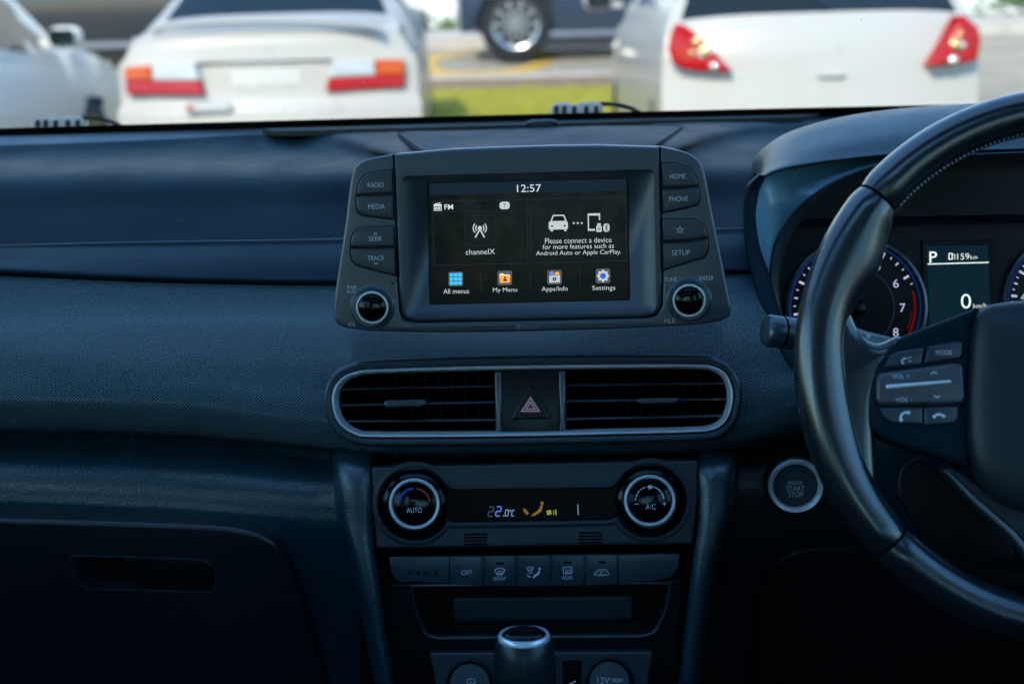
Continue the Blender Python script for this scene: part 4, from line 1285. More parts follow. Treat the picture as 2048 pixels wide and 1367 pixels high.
# menu row
for x, y, name in ((911.5, 557.5, 'a'), (1009.5, 555.5, 'b'), (1109, 554, 'c'), (1206, 551.5, 'd')):
    k = Ink(H, S); k.poly(fillet([(x-14.5, y-14), (x+14.5, y-14.6), (x+14.5, y+14.2), (x-14.5, y+14.8)], 4, 4)); tl_ = k.done('menu_tile', 'lit_tile', screen)
    if name == 'a':
        k = Ink(H, S+0.0002)
        for i in range(3):
            for j in range(3): k.rect(x-12+i*8.4, y-11.2+j*8.2-i*.2, x-4.8+i*8.4, y-4.6+j*8.2-i*.2)
        k.done('grid_symbol', 'lit_blue', screen)
    if name == 'b':
        k = Ink(H, S+0.0002); k.poly([(x-10, y-8.5), (x-3, y-9), (x-1.5, y-6.6), (x+9.5, y-7), (x+9.5, y-3), (x-10, y-3)]); k.done('folder_back', 'lit_pale', screen)
        k = Ink(H, S+0.0003); k.poly([(x-11, y-4.5), (x+11.5, y-5), (x+10, y+9.5), (x-9.5, y+10)]); k.done('folder_symbol', 'lit_orange', screen)
        k = Ink(H, S+0.0004); k.disc(x+.5, y-.5, 2.3, 10); k.poly([(x-3.5, y+6.5), (x-2.8, y+3), (x+.5, y+2), (x+3.8, y+3), (x+4.5, y+6.3)]); k.done('person_symbol', 'lit_darkicon', screen)
    if name == 'c':
        k = Ink(H, S+0.0002); k.poly([(x-10.5, y-3), (x+11, y-3.5), (x+11, y+10.5), (x-10.5, y+11)]); k.poly([(x-9, y-8), (x-4, y-11), (x, y-4), (x-9, y-4)]); k.done('box_symbol', 'lit_grey', screen)
        k = Ink(H, S+0.0003); k.rect(x+1, y-10, x+9.5, y-4.5); k.done('picture_symbol', 'lit_orange', screen)
        k = Ink(H, S+0.0003); k.poly([(x-8, y-7), (x-4, y-9), (x-1.5, y-4.4), (x-8, y-4.4)]); k.done('note_symbol', 'lit_royal', screen)
        k = Ink(H, S+0.0004); k.disc(x, y+3.7, 4.0, 16); k.done('info_disc', 'lit_darkicon', screen)
        k = Ink(H, S+0.0006); k.rect(x-.6, y+2.6, x+.6, y+6.2); k.disc(x, y+1.2, .7, 8); k.done('info_letter', 'lit_white', screen)
    if name == 'd':
        k = Ink(H, S+0.0002)
        k.arc(x, y, 8, 0, 360, 4.5, 28)
        for i in range(8):
            a = 2*PI*i/8
            k.line([(x+9*math.cos(a), y+9*math.sin(a)), (x+12.2*math.cos(a), y+12.2*math.sin(a))], 4.0)
        k.done('gear_symbol', 'lit_grey', screen)
        k = Ink(H, S+0.0003); k.disc(x, y, 4.4, 18); k.done('gear_hub', 'lit_royal', screen)
text(H, 'All menus', 912.5, 582, 9.5, 'lit_white', screen, S+0.0003, 51, 0.003)
text(H, 'My Menu', 1010, 580.5, 11, 'lit_white', screen, S+0.0003, 48, 0.003)
text(H, 'Apps/Info', 1109.5, 578.5, 11.5, 'lit_white', screen, S+0.0003, 52, 0.003)
text(H, 'Settings', 1207.5, 576.5, 11.5, 'lit_white', screen, S+0.0003, 46, 0.003)
# keys either side
def grow(P, o):
    c = Vector((sum(p[0] for p in P)/len(P), sum(p[1] for p in P)/len(P)))
    return [(c.x+(p[0]-c.x)*(1+o/40), c.y+(p[1]-c.y)*(1+o/25)) for p in P]
keys = [('RADIO', [(712.5, 389.5), (715, 374), (719.5, 361), (726, 351.5), (736, 346.5), (760, 342.5), (783, 340), (784.5, 385.5), (748, 388)], (751.5, 369.5, 9.5, 32)),
        ('MEDIA', [(712.5, 393), (748, 391.5), (785, 389.5), (786, 438), (740, 433.5), (722, 430), (714.5, 423), (712, 410)], (753, 413, 9.5, 33)),
        ('SEEK', [(700.5, 494), (702.5, 478), (706.5, 465.5), (715.5, 456.5), (745, 453.5), (786, 451.5), (788, 492), (745, 494)], (751, 477, 9, 27)),
        ('TRACK', [(700.5, 497.5), (745, 497), (788.5, 496), (791, 551), (750, 541), (713, 530.5), (704, 522), (701, 510)], (752, 516, 9.5, 34)),
        ('HOME', [(1323.5, 326), (1354, 327), (1379, 336), (1390, 348.5), (1395, 360), (1397.5, 371), (1360, 374), (1325, 374)], (1355.5, 352.5, 9.5, 31)),
        ('PHONE', [(1325, 378), (1360, 377.5), (1398, 375), (1400, 390), (1399, 404), (1393, 411), (1360, 419), (1325.5, 425.5)], (1357.5, 397.5, 9.5, 38)),
        ('STAR', [(1325, 437.5), (1386, 438.5), (1401.5, 443.5), (1409.5, 452.5), (1413, 465), (1415, 475.5), (1370, 480.5), (1325.7, 482)], None),
        ('SETUP', [(1325.7, 486.5), (1370, 484.5), (1415.2, 479.5), (1416.5, 492), (1415.5, 504), (1407, 515.5), (1365, 528), (1326.5, 540)], (1362, 505, 10, 36))]
for nm, P, tx in keys:
    kk = prism('key_shadow', H, [(p[0]+(p[0]-c_[0])*0.05, p[1]+(p[1]-c_[1])*0.07) for c_ in [(sum(q[0] for q in P)/len(P), sum(q[1] for q in P)/len(P))] for p in P], 0.001, 0.0042, 'void_black', unit)  # dark plate round the key, standing in for the shadow of its groove
    b_ = prism('key', H, P, 0.0035, 0.0062, 'button_plastic', unit, 0.0014)
    if tx: text(H, nm, tx[0], tx[1], tx[2], 'print_white', b_, 0.0064, tx[3])
    if nm == 'SEEK': k = Ink(H, 0.0063); k.line([(747, 469.5), (751, 466), (755, 469)], 1.2); k.done('up_arrow', 'print_white', b_)
    if nm == 'TRACK': k = Ink(H, 0.0063); k.line([(748, 525), (752, 528.5), (756, 525)], 1.2); k.done('down_arrow', 'print_white', b_)
    if nm == 'STAR':
        k = Ink(H, 0.0063); k.line([(1360+(7 if i % 2 == 0 else 3.2)*math.sin(PI*i/5), 460-(7 if i % 2 == 0 else 3.2)*math.cos(PI*i/5)) for i in range(10)], 1.1, True); k.done('star_symbol', 'print_white', b_)
for a, b in (((734, 389.8), (784.5, 387.5)), ((729, 495.6), (788, 494)), ((1325, 376.2), (1374, 375)), ((1326, 484.3), (1385, 481))):
    k = Ink(H, 0.0050, 0.0016); k.line([a, b], 4.6); k.done('key_divider', 'black_plastic', unit)
for s_, x, y, w_, h_ in (('PWR', 704, 575, 19, 9), ('PUSH', 704, 583.5, 18.5, 6.5), ('VOL', 703.5, 649, 15.5, 8.5), ('TUNE', 1341.5, 558.5, 25, 8.5), ('ENTER', 1413, 555.8, 28, 8.5), ('FILE', 1339.5, 641.8, 20.5, 8.5)):
    text(H, s_, x, y, h_, 'print_white', hs, 0.0042, w_)
text(H, 'Bluetooth', 1062, 653, 7, 'print_dim', hs, 0.0042, 34)
k = Ink(H, 0.0041); k.poly(fillet([(1033, 648.5), (1041, 648.3), (1041, 657.5), (1033, 657.7)], 4, 4)); k.done('wireless_mark', 'print_dim', hs)
lathe('reset_hole', H, 784.5, 566, [(0.0009, 0.0), (0.0009, 0.0003)], 'void_black', hs, 12, d=0.004)
u1 = H.px1
for x, y in ((745, 614), (1378, 600)):
    kb = lathe('knob', H, x, y, [(47*u1, 0.0), (43*u1, 0.0012), (39*u1, 0.004), (36.5*u1, 0.007), (36*u1, 0.008), (36*u1, 0.013), (33.5*u1, 0.0145)], 'unit_plastic', unit, 64, d=0.0036)
    bm = bmesh.new()
    c = H.uv(x, y, 0.016)
    for i in range(60):
        a = 2*PI*i/60
        for dd in ((0.0118, 0.0162),):
            e = Vector((math.cos(a), math.sin(a))); f_ = Vector((-e.y, e.x))
            q = [c+e*36.0*u1+f_*0.0004, c+e*36.8*u1, c+e*36.0*u1-f_*0.0004]
            A1 = [bm.verts.new(H.w(p.x, p.y, dd[0])) for p in q]; B1 = [bm.verts.new(H.w(p.x, p.y, dd[1])) for p in q]
            bridge(bm, A1, B1)
    o = obj('knurling', bm, 'button_plastic', kb); o['kind'] = 'stuff'
    lathe('ring', H, x, y, [(32.5*u1, 0.0), (32.5*u1, 0.0022), (31.5*u1, 0.003), (29.3*u1, 0.003), (28*u1, 0.0018), (27.5*u1, 0.0)], 'ring_chrome', kb, 64, d=0.0165, cap=False)
    lathe('cap', H, x, y, [(28*u1, 0.0), (27.4*u1, 0.0022), (24*u1, 0.0034), (16*u1, 0.0042), (8*u1, 0.0045), (0, 0.0046)], 'cap_gloss', kb, 48, d=0.0165)

# ================================================================== CENTRE AIR VENT
V_ = Plane(1066, 800, 1.086, 14)
vent = thing('centre_air_vent', 'wide stadium-shaped centre air vent with chrome surround', 'air vent', V_.w(0, -0.03, 0))
vo = V_.poly(vent_out, 0.006)
ring('surround', V_, vo, [(0.0012, -0.012), (0.0012, 0.0030), (0.0020, 0.0036), (0.0050, 0.0040), (0.0068, 0.0028), (0.0078, 0.0), (0.0082, -0.02)], 'frame_satin', vent)
ring('chrome_ring', V_, vo, [(-0.0040, -0.006), (-0.0030, 0.0035), (-0.0020, 0.0060), (-0.0008, 0.0063), (0.0001, 0.0050), (0.0003, -0.004)], 'satin_chrome', vent)
ring('duct_wall', V_, vo, [(-0.0028, 0.000), (-0.0042, -0.010), (-0.0060, -0.055)], 'black_plastic', vent)
bm = bmesh.new(); bm.faces.new([bm.verts.new(V_.w(q.x, q.y, -0.055)) for q in inset(ccw(vo), 0.0055)])
obj('duct_back', bm, 'void_black', vent)
def slat(x0, y0, x1, y1, d=-0.004):
    pl = Plane((x0+x1)/2, (y0+y1)/2, 1.09, 14)
    a, b = V_.uv(x0, y0, d), V_.uv(x1, y1, d)
    bm = bmesh.new()
    sec = [(0, 0.0008), (0.0006, 0.0), (0, -0.0008), (-0.016, -0.0007), (-0.016, 0.0007)]
    L = [bm.verts.new(V_.w(a.x, a.y+s, d+q-0.0006)) for q, s in sec]
    Rr = [bm.verts.new(V_.w(b.x, b.y+s, d+q-0.0006)) for q, s in sec]
    bridge(bm, L, Rr); bm.faces.new(L[::-1]); bm.faces.new(Rr)
    return obj('slat', bm, 'slat_plastic', vent)
grain(mat('slat_plastic', (0.012, 0.017, 0.022), 0.38, spec=0.7), 1500, 0.05, 0.0002, 'fine')
for y0, y1, xa in ((778.5, 771.5, 684), (810.5, 804, 676), (842.5, 839.5, 688)):
    slat(xa, y0, 990, y1)
for y0, y1, xb in ((770, 766.5, 1452), (802, 798, 1458), (838, 831, 1446)):
    slat(1130, y0, xb, y1)
mat('fin_plastic', (0.006, 0.008, 0.010), 0.7, spec=0.15)
def fin(x):
    a, b = V_.uv(x, 748, -0.034), V_.uv(x, 858, -0.034)
    bm = bmesh.new()
    t = 0.0007
    for lo_, hi_ in (((a.x-t), (a.x+t)),):
        P0 = [bm.verts.new(V_.w(q, v, d)) for q, v, d in ((lo_, a.y, -0.034), (hi_, a.y, -0.034), (hi_, b.y, -0.034), (lo_, b.y, -0.034))]
        P1 = [bm.verts.new(V_.w(q, v, d)) for q, v, d in ((lo_, a.y, -0.052), (hi_, a.y, -0.052), (hi_, b.y, -0.052), (lo_, b.y, -0.052))]
        bm.faces.new(P0); bridge(bm, P0, P1)
    return obj('fin', bm, 'fin_plastic', vent)
for x in (731, 759, 793, 824, 852, 879, 905, 931, 956, 1172, 1200, 1227, 1255, 1283, 1311, 1340, 1368, 1400): fin(x)
for P in ([(768, 803), (773, 800.5), (846, 798.5), (851, 801.5), (851, 808), (846, 812), (774, 814), (768, 811)], [(1274, 800), (1279, 797), (1353, 795), (1358, 797.5), (1357, 802), (1350, 805.5), (1284, 807), (1276, 805)]):
    tb = prism('slider_tab', V_, fillet(P, 2, 3), -0.006, 0.004, 'panel_plastic', vent, 0.0012)
    k = Ink(V_, 0.0041, 0.0003)
    x0, x1, yb = P[0][0]+8, P[3][0]-6, P[5][1]
    for q in range(12):
        k.line([(x0+(x1-x0)*q/11, P[1][1]+4), (x0+(x1-x0)*q/11, yb-2)], 1.3)
    o = k.done('grip_ribs', 'black_plastic', tb); o['kind'] = 'stuff'
# centre block with hazard switch
mat('gloss_panel', (0.006, 0.0065, 0.007), 0.28, spec=0.45)
blk = prism('centre_block', V_, [(1003, 741), (1118, 739), (1119, 862), (1004, 864)], -0.03, 0.0005, 'gloss_panel', vent, 0.001)
mat('bar_satin', (0.16, 0.17, 0.19), 0.32, metal=0.8)
for P in ([(989, 743.5), (1003, 743), (1004.5, 863), (991, 863.5)], [(1117.5, 741), (1131, 740.5), (1132, 861), (1119, 861.5)]):
    prism('divider_bar', V_, P, -0.03, 0.0022, 'bar_satin', vent, 0.002)
hz = prism('hazard_switch', V_, fillet([(1061, 763), (1106, 838), (1018, 841)], 9, 5), -0.01, 0.0036, 'gloss_panel', vent, 0.0022)
def tri(cx, cy, r): return [(cx+r*math.sin(2*PI*i/3)*1.12, cy-r*math.cos(2*PI*i/3)) for i in range(3)]
hc = (1061, 812.7)
for r, m_ in ((23.5, 'red_print'), (19.5, 'pale_print'), (15.5, 'red_print'), (11.0, 'pale_print'), (7.0, 'red_print')):
    k = Ink(V_, 0.0036+(24-r)*0.00002, 0.0001); k.poly(tri(*hc, r)); k.done('hazard_triangle', m_, hz)

# ================================================================== CLIMATE CONTROL
C_ = Plane(1065, 1010, 1.068, 14)
clim = thing('climate_control', 'climate control panel with two round dials and narrow display', 'climate control', C_.w(0, -0.04, -0.01))
mat('climate_plastic', (0.020, 0.028, 0.036), 0.38, spec=0.5)
grain(M['climate_plastic'], 1500, 0.08, 0.0002, 'fine')
outl = fillet([(742, 934), (1397, 920), (1396, 1010), (1386, 1088), (752, 1097), (745, 1010)], 5, 3)
dialL, dialR = (829, 1007), (1299.5, 1000.5)
def circ(c, r, a0, a1, n=22): return [(c[0]+r*math.cos(R(a0+(a1-a0)*i/n)), c[1]-r*math.sin(R(a0+(a1-a0)*i/n))) for i in range(n+1)]
well = circ(dialL, 75, 28, 332, 30) + [(905, 1047), (1065, 1045), (1222, 1042)] + circ(dialR, 75, 208, 512, 30) + [(1222, 974), (1065, 976), (905, 978)]
pan = holed('panel', C_, outl, [well], -0.02, 0.003, -0.004, 'climate_plastic', clim, 0.002)
ring('well_edge', C_, C_.poly(well, 0.003), [(-0.0012, 0.0004), (-0.0004, 0.0034), (0.0006, 0.0040), (0.0022, 0.0034), (0.004, 0.003)], 'climate_plastic', pan, 60)
wf = prism('display_band', C_, [(p[0]+(p[0]-1064)*0.004, p[1]+(p[1]-1010)*0.02) for p in well], -0.02, -0.0035, 'band_black', clim)
for x in (914, 1222):
    k = Ink(C_, -0.0034); k.line([(x, 978), (x+1, 1046)], 1.0); k.done('display_edge', 'print_dark', wf)
for c, nm in ((dialL, 'AUTO'), (dialR, 'A/C')):
    u_ = C_.px1
    dl = lathe('dial', C_, c[0], c[1], [(68*u_, -0.0034), (66*u_, 0.001), (63*u_, 0.004), (56*u_, 0.0055), (53.5*u_, 0.0058), (53*u_, 0.012), (50*u_, 0.0135), (40*u_, 0.0135)], 'gloss_black', clim, 72)
    lathe('ring', C_, c[0], c[1], [(51*u_, 0.0), (50.4*u_, 0.0016), (48.5*u_, 0.0024), (45.8*u_, 0.0022), (44.0*u_, 0.0008), (43.5*u_, -0.001)], 'ring_chrome', dl, 72, d=0.0135, cap=False)
    cp = lathe('cap', C_, c[0], c[1], [(44*u_, 0.0), (43*u_, 0.0004), (41*u_, 0.0008), (0, 0.0008)], 'cap_gloss', dl, 64, d=0.0135)
    bm = bmesh.new()
    cc = C_.uv(c[0], c[1], 0.009)
    for i in range(72):
        a = 2*PI*i/72
        e = Vector((math.cos(a), math.sin(a))); f_ = Vector((-e.y, e.x))
        q = [cc+e*53.0*u_+f_*0.0005, cc+e*54.4*u_, cc+e*53.0*u_-f_*0.0005]
        bridge(bm, [bm.verts.new(C_.w(p.x, p.y, 0.0062)) for p in q], [bm.verts.new(C_.w(p.x, p.y, 0.0122)) for p in q])
    o = obj('knurling', bm, 'black_plastic', dl); o['kind'] = 'stuff'
    dd = 0.0145
    if nm == 'AUTO':
        for a0, a1, m_ in ((118, 172, 'blue_print'), (95, 116, 'blue_print'), (64, 84, 'red_line'), (8, 62, 'red_line')):
            k = Ink(C_, dd); k.arc(c[0], c[1], 31, a0, a1, 3.6, 10); k.done('scale_arc', m_, cp)
        text(C_, 'AUTO', 828.5, 1019.5, 10.5, 'print_white', cp, dd, 30)
    else:
        for a0, a1, w_ in ((170, 178, 3.4), (152, 166, 3.0), (136, 148, 2.6), (108, 132, 2.2), (72, 100, 2.2), (40, 68, 2.6), (8, 37, 3.2)):
            k = Ink(C_, dd); k.arc(c[0], c[1], 28.5, a0, a1, w_*.8, 8); k.done('scale_arc', 'print_white', cp)
        text(C_, 'A/C', 1301.5, 1012.5, 10.5, 'print_white', cp, dd, 20)
        k = Ink(C_, dd); k.line([(1269, 1007.5), (1277, 1007.3)], 1.4); k.line([(1325, 1007), (1333, 1006.8)], 1.4); k.line([(1329, 1003), (1329, 1011)], 1.4); k.done('scale_marks', 'print_white', cp)
        k = Ink(C_, dd+0.0002)
        for i in range(4):
            a = PI/2*i+0.4; k.disc(1300+2.6*math.cos(a), 973.5+2.6*math.sin(a), 2.1, 8)
        k.done('fan_symbol', 'print_white', cp)
    k = Ink(C_, dd); k.box(c[0]-7, c[1]-8, c[0]+7, c[1]-5.5, 0.8); k.done('indicator_slot', 'print_dim', cp)
# display: seven-segment temperature, airflow figure, fan bars
DD = -0.0033
def seg(k, x, y, w_, h_, which, t, sl=0.12):
    pts = {'a': ((0, 0), (1, 0)), 'b': ((1, 0), (1, .5)), 'c': ((1, .5), (1, 1)), 'd': ((0, 1), (1, 1)), 'e': ((0, .5), (0, 1)), 'f': ((0, 0), (0, .5)), 'g': ((0, .5), (1, .5))}
    for s in which:
        (a, b), (c, d) = pts[s]
        g = 0.06
        P = [(x+(a+(c-a)*g)*w_+sl*(1-b-(d-b)*g)*h_, y+(b+(d-b)*g)*h_), (x+(a+(c-a)*(1-g))*w_+sl*(1-b-(d-b)*(1-g))*h_, y+(b+(d-b)*(1-g))*h_)]
        k.line(P, t)
k = Ink(C_, DD); seg(k, 976, 1013, 9.5, 18.5, 'abged', 2.2); k.done('temperature_digit', 'lit_digit_dim', wf)
k = Ink(C_, DD); seg(k, 991, 1012.5, 9.5, 18.5, 'abged', 2.4); k.done('temperature_digit', 'lit_digit', wf)
lit('lit_unit', (0.18, 0.24, 0.36), 0.5)
k = Ink(C_, DD); k.disc(1007, 1031, 1.2, 8); seg(k, 1010, 1019, 6, 12, 'abcdef', 1.5); k.arc(1020.5, 1020.5, 1.5, 0, 360, 0.8, 10); seg(k, 1023, 1019.5, 5, 11.5, 'afed', 1.5); k.done('temperature_unit', 'lit_unit', wf)
k = Ink(C_, DD)
k.disc(1084, 1005.5, 3.4, 12); k.poly([(1081, 1010), (1086, 1009), (1083, 1022), (1077, 1026), (1068, 1031), (1061, 1031), (1070, 1024), (1076, 1020)])
k.poly([(1046, 1017), (1050, 1016), (1058, 1026), (1054, 1029), (1048, 1023)])
k.done('airflow_symbol', 'lit_amber', wf)
k = Ink(C_, DD)
for i in range(4):
    a = PI/2*i+0.6; k.disc(1098+3.2*math.cos(a), 1024+3.2*math.sin(a), 2.7, 8)
k.line([(1107, 1019.5), (1107.5, 1029)], 1.5); k.line([(1111.5, 1018.5), (1112, 1029)], 2.6)
k.done('fan_level', 'lit_lime', wf)
k = Ink(C_, DD); k.line([(1155.5, 1007.5), (1156.5, 1029)], 1.4); k.done('level_bar', 'lit_unit', wf)
for x0, x1, y0 in ((928, 975, 1068), (1157, 1204, 1065)):
    for q in range(4):
        k = Ink(C_, 0.0031, 0.0002); k.line([(x0, y0+q*6.4), (x1, y0+q*6.4-0.6)], 3.6); k.done('grille_slot', 'void_black', pan)
# the row of switches below
W_ = Plane(1067, 1140, 1.062, 8)
sw = thing('switch_row', 'curved row of climate switches under the two dials', 'switches', W_.w(0, -0.02, -0.01))
topy = lambda x: 1113.5-(x-777)*0.0105
boty = lambda x: 1158+14*(1-((x-1068)/290)**2)*1.0
seps = [777, 899.5, 966, 1034, 1101.7, 1170, 1236.5, 1360]
backing = fillet([(774, 1110), (1363, 1104), (1358, 1150), (1330, 1164), (1068, 1177), (810, 1172), (784, 1160)], 10, 4)
prism('switch_backing', W_, backing, -0.03, 0.001, 'void_black', sw, 0.001)
names = ['belt', 'OFF', 'FRONT', 'dual', 'REAR', 'recirc', 'blank']
for i, nm in enumerate(names):
    a, b = seps[i]+0.9, seps[i+1]-0.9
    xs = np.linspace(a, b, 7)
    if i == 0: P = [(a, topy(a)), (b, topy(b))] + [(x, boty(x)) for x in np.linspace(b, 825, 5)] + [(802, 1166), (790, 1158), (782, 1143)]
    elif i == 6: P = [(a, topy(a)), (b, topy(b)), (1358, 1128), (1352, 1143), (1341, 1153), (1322, 1158.5)] + [(x, boty(x)) for x in np.linspace(1305, a, 4)]
    else: P = [(x, topy(x)) for x in xs] + [(x, boty(x)) for x in xs[::-1]]
    kb = prism('switch', W_, P, -0.01, 0.0042, 'panel_plastic', sw, 0.0009)
    Z = 0.0044
    if nm == 'OFF': text(W_, 'OFF', 933.5, 1144, 10, 'print_white', kb, Z, 21)
    if nm in ('FRONT', 'REAR'):
        text(W_, nm, 999.5 if nm == 'FRONT' else 1135, 1156.5 if nm == 'FRONT' else 1154.5, 7, 'print_white', kb, Z, 25 if nm == 'FRONT' else 21)
    if nm == 'FRONT':
        k = Ink(W_, Z); k.line([(989, 1139), (994, 1136.2), (999.5, 1135.3), (1005, 1136), (1010, 1138.5), (1005.5, 1147), (993.5, 1147.3)], 1.3, True)
        for x in (995.5, 999.5, 1003.5): k.line([(x, 1151), (x-1, 1147), (x+1, 1143.5), (x, 1140)], 1.1)
        k.done('demister_symbol', 'print_white', kb)
    if nm == 'REAR':
        k = Ink(W_, Z); k.box(1126.5, 1133.5, 1143.5, 1145, 1.3)
        for x in (1131, 1135, 1139): k.line([(x, 1148.5), (x-1, 1145), (x+1, 1141), (x, 1137.5)], 1.1)
        k.done('demister_symbol', 'print_white', kb)
    if nm == 'dual':
        k = Ink(W_, Z); k.line([(1053, 1134.5), (1060, 1132.5), (1067, 1134), (1064, 1140), (1056, 1140.2)], 1.1, True)
        for x in (1057.5, 1060, 1062.5): k.line([(x, 1142), (x-.6, 1139), (x+.6, 1137), (x, 1135)], 0.8)
        k.disc(1079, 1136.5, 2.3, 10); k.poly([(1076.5, 1140.5), (1080, 1139.5), (1078.5, 1147.5), (1074, 1149.5), (1068, 1155), (1064.5, 1154), (1070, 1147.5), (1075, 1146)])
        k.line([(1054, 1148), (1058, 1152.5), (1061.5, 1152.5)], 1.6); k.line([(1056, 1145), (1066, 1144.5)], 1.3)
        k.done('airflow_symbol', 'print_white', kb)
    if nm == 'recirc':
        k = Ink(W_, Z)
        k.line([(1189, 1149), (1189.5, 1144.5), (1193, 1143), (1198, 1138), (1210, 1138), (1215, 1142), (1217, 1145.5), (1216, 1149.5), (1213, 1149.5), (1210, 1147.5), (1207.5, 1149.8), (1198, 1150), (1195.5, 1147.6), (1193, 1149.5)], 1.3, True)
        k.arc(1205, 1144, 4.5, 60, 300, 1.1, 10, ry=2.6)
        k.done('recirculation_symbol', 'print_white', kb)
    if nm in ('FRONT', 'REAR', 'recirc'):
        x, y = {'FRONT': (999.5, 1125.5), 'REAR': (1135, 1124), 'recirc': (1204, 1123.5)}[nm]
        k = Ink(W_, Z); k.rect(x-7.5, y-2.2, x+7.5, y+2.2); k.done('indicator_slot', 'void_black', kb)
    if nm == 'belt':
        for x, s_ in ((819.5, .8), (836, .8), (852, .8), (872, 1.2)):
            k = Ink(W_, Z); k.disc(x, 1143-6*s_, 1.7*s_, 8); k.poly([(x-2.6*s_, 1143-3.5*s_), (x+2.6*s_, 1143-3.5*s_), (x+3.4*s_, 1143+5*s_), (x-3.4*s_, 1143+5*s_)]); k.line([(x-6*s_, 1143+8*s_), (x+4*s_, 1143-5*s_)], 1.1); k.line([(x-5*s_, 1143+5.5*s_), (x+6*s_, 1143+7*s_)], 1.1)
            k.done('belt_symbol', 'print_dark', kb)
for x in (966, 1034, 1101.7, 1170):
    k = Ink(W_, 0.0040, 0.0008); k.line([(x, topy(x)+1), (x, 1146)], 5.5); k.done('switch_divider', 'button_plastic', sw)

# ================================================================== STORAGE BIN AND CONSOLE TRAY
B_ = Plane(1067, 1225, 1.098, 0)
bn = thing('storage_bin', 'open dark storage bin under the climate switches', 'storage bin', B_.w(0, -0.04, 0))
bo = fillet([(824, 1172), (1338, 1166), (1334, 1215), (1312, 1262), (1290, 1271), (868, 1275), (850, 1266), (832, 1225)], [0, 0, 20, 20, 14, 14, 20, 20], 5)
boo = fillet([(782, 1168), (1362, 1160), (1358, 1240), (1345, 1400), (798, 1400), (786, 1240)], 4, 3)
bf = Plane(1067, 1225, 1.058, 0)
fr_ = holed('bin_front', bf, boo, [bo], -0.01, 0.0, -0.03, 'black_plastic', bn, 0.001)
ring('bin_lip', bf, bf.poly(bo, 0.0), [(-0.0012, -0.004), (-0.0006, 0.0008), (0.0006, 0.0014), (0.0018, 0.0008), (0.0022, -0.002)], 'lid_plastic', bn, 60)
prism('bin_back', B_, [(800, 1150), (1350, 1150), (1350, 1300), (800, 1300)], -0.01, 0.0, 'black_plastic', bn)
prism('bin_mat', B_, fillet([(905, 1196), (1266, 1192), (1263, 1258), (911, 1261)], 8, 4), -0.005, 0.0025, 'bezel_plastic', bn, 0.0015)
T_ = Plane(1080, 1345, 1.045, 18)
grain(mat('tray_plastic', (0.014, 0.021, 0.028), 0.45, spec=0.5), 1500, 0.15, 0.0003, 'fine')
tray = thing('socket_panel', 'dark console panel with power sockets behind the gear selector', 'console panel', T_.w(0, -0.02, 0))
prism('panel', T_, fillet([(856, 1303), (1309, 1301), (1300, 1340), (1288, 1480), (880, 1480), (866, 1340)], [10, 10, 0, 0, 0, 0], 4), -0.015, 0.003, 'tray_plastic', tray, 0.0025)
for x, y, nm in ((940, 1366, 'batt'), (1219, 1362, '12V')):
    t_ = T_.px1
    so = lathe('socket', T_, x, y, [(49*t_, 0.0), (49*t_, 0.0022), (46*t_, 0.0034), (43*t_, 0.0026), (42*t_, 0.001)], 'black_plastic', tray, 56, d=0.0028)
    lathe('lid', T_, x, y, [(41*t_, 0.0), (40.5*t_, 0.0016), (39*t_, 0.0022), (0, 0.0024)], 'button_plastic', so, 48, d=0.003)
    if nm == '12V':
        text(T_, '12V', 1207, 1359.5, 12, 'print_white', so, 0.0058, 24)
        text(T_, '180W', 1234.5, 1359.5, 8, 'print_white', so, 0.0058, 24)
    else:
        k = Ink(T_, 0.0057); k.line(fillet([(935, 1357), (948, 1357), (951, 1361.5), (948, 1366), (935, 1366)], 1.5, 2), 1.1, True); k.disc(942, 1361.5, 1.2, 8); k.done('battery_symbol', 'print_white', so)
us = prism('usb_port', T_, fillet([(1125, 1320), (1163, 1319), (1163, 1400), (1125, 1400)], 5, 4), 0.0, 0.0042, 'void_black', tray, 0.001)
k = Ink(T_, 0.0044); k.line([(1137, 1368), (1143, 1365), (1149, 1362)], 1.6); k.disc(1150, 1361.5, 1.6, 8); k.done('usb_symbol', 'print_white', us)

# ================================================================== GEAR SELECTOR
gx, gy = 1048, 1268
Yg = 0.86
gc = at(gx, gy, Yg)
gear = thing('gear_selector', 'black leather gear selector knob with satin ring on top', 'gear lever', gc-Vector((0, 0.01, 0.16)))
gp = Plane(gx, gy, Yg, 0)
ax = Vector((0.0, 0.10, 1.0)).normalized()
class Ax:
    def __init__(s, o, n):
        s.o, s.n = o, n
        s.u = Vector((1, 0, 0)); s.v = n.cross(s.u).normalized()
    def uv(s, *a): return Vector((0, 0))
    def w(s, u, v, d=0.0): return s.o+s.u*u+s.v*v+s.n*d
ag = Ax(gc, ax)
grain(mat('gear_leather', (0.010, 0.014, 0.018), 0.30, spec=0.55), 500, 0.12, 0.0003)
kn = lathe('knob', ag, 0, 0, [(0.0165, -0.0015), (0.0182, -0.0050), (0.0198, -0.012), (0.0208, -0.022), (0.0212, -0.034), (0.0205, -0.05), (0.0185, -0.068), (0.016, -0.085), (0.0135, -0.10), (0.0125, -0.16)], 'gear_leather', gear, 48, smooth=80, cap=False)
lathe('ring', ag, 0, 0, [(0.0172, -0.003), (0.0171, -0.0006), (0.0163, 0.0006), (0.0150, 0.0006), (0.0144, -0.001)], 'satin_chrome', gear, 48, cap=False)
lathe('cap', ag, 0, 0, [(0.0150, -0.001), (0.0142, 0.0007), (0.012, 0.0022), (0.007, 0.0033), (0.0, 0.0036)], 'gloss_black', gear, 40)
lathe('gaiter', ag, 0, 0, [(0.013, -0.13), (0.02, -0.15), (0.03, -0.165), (0.045, -0.178)], 'rim_leather', gear, 40, cap=False)

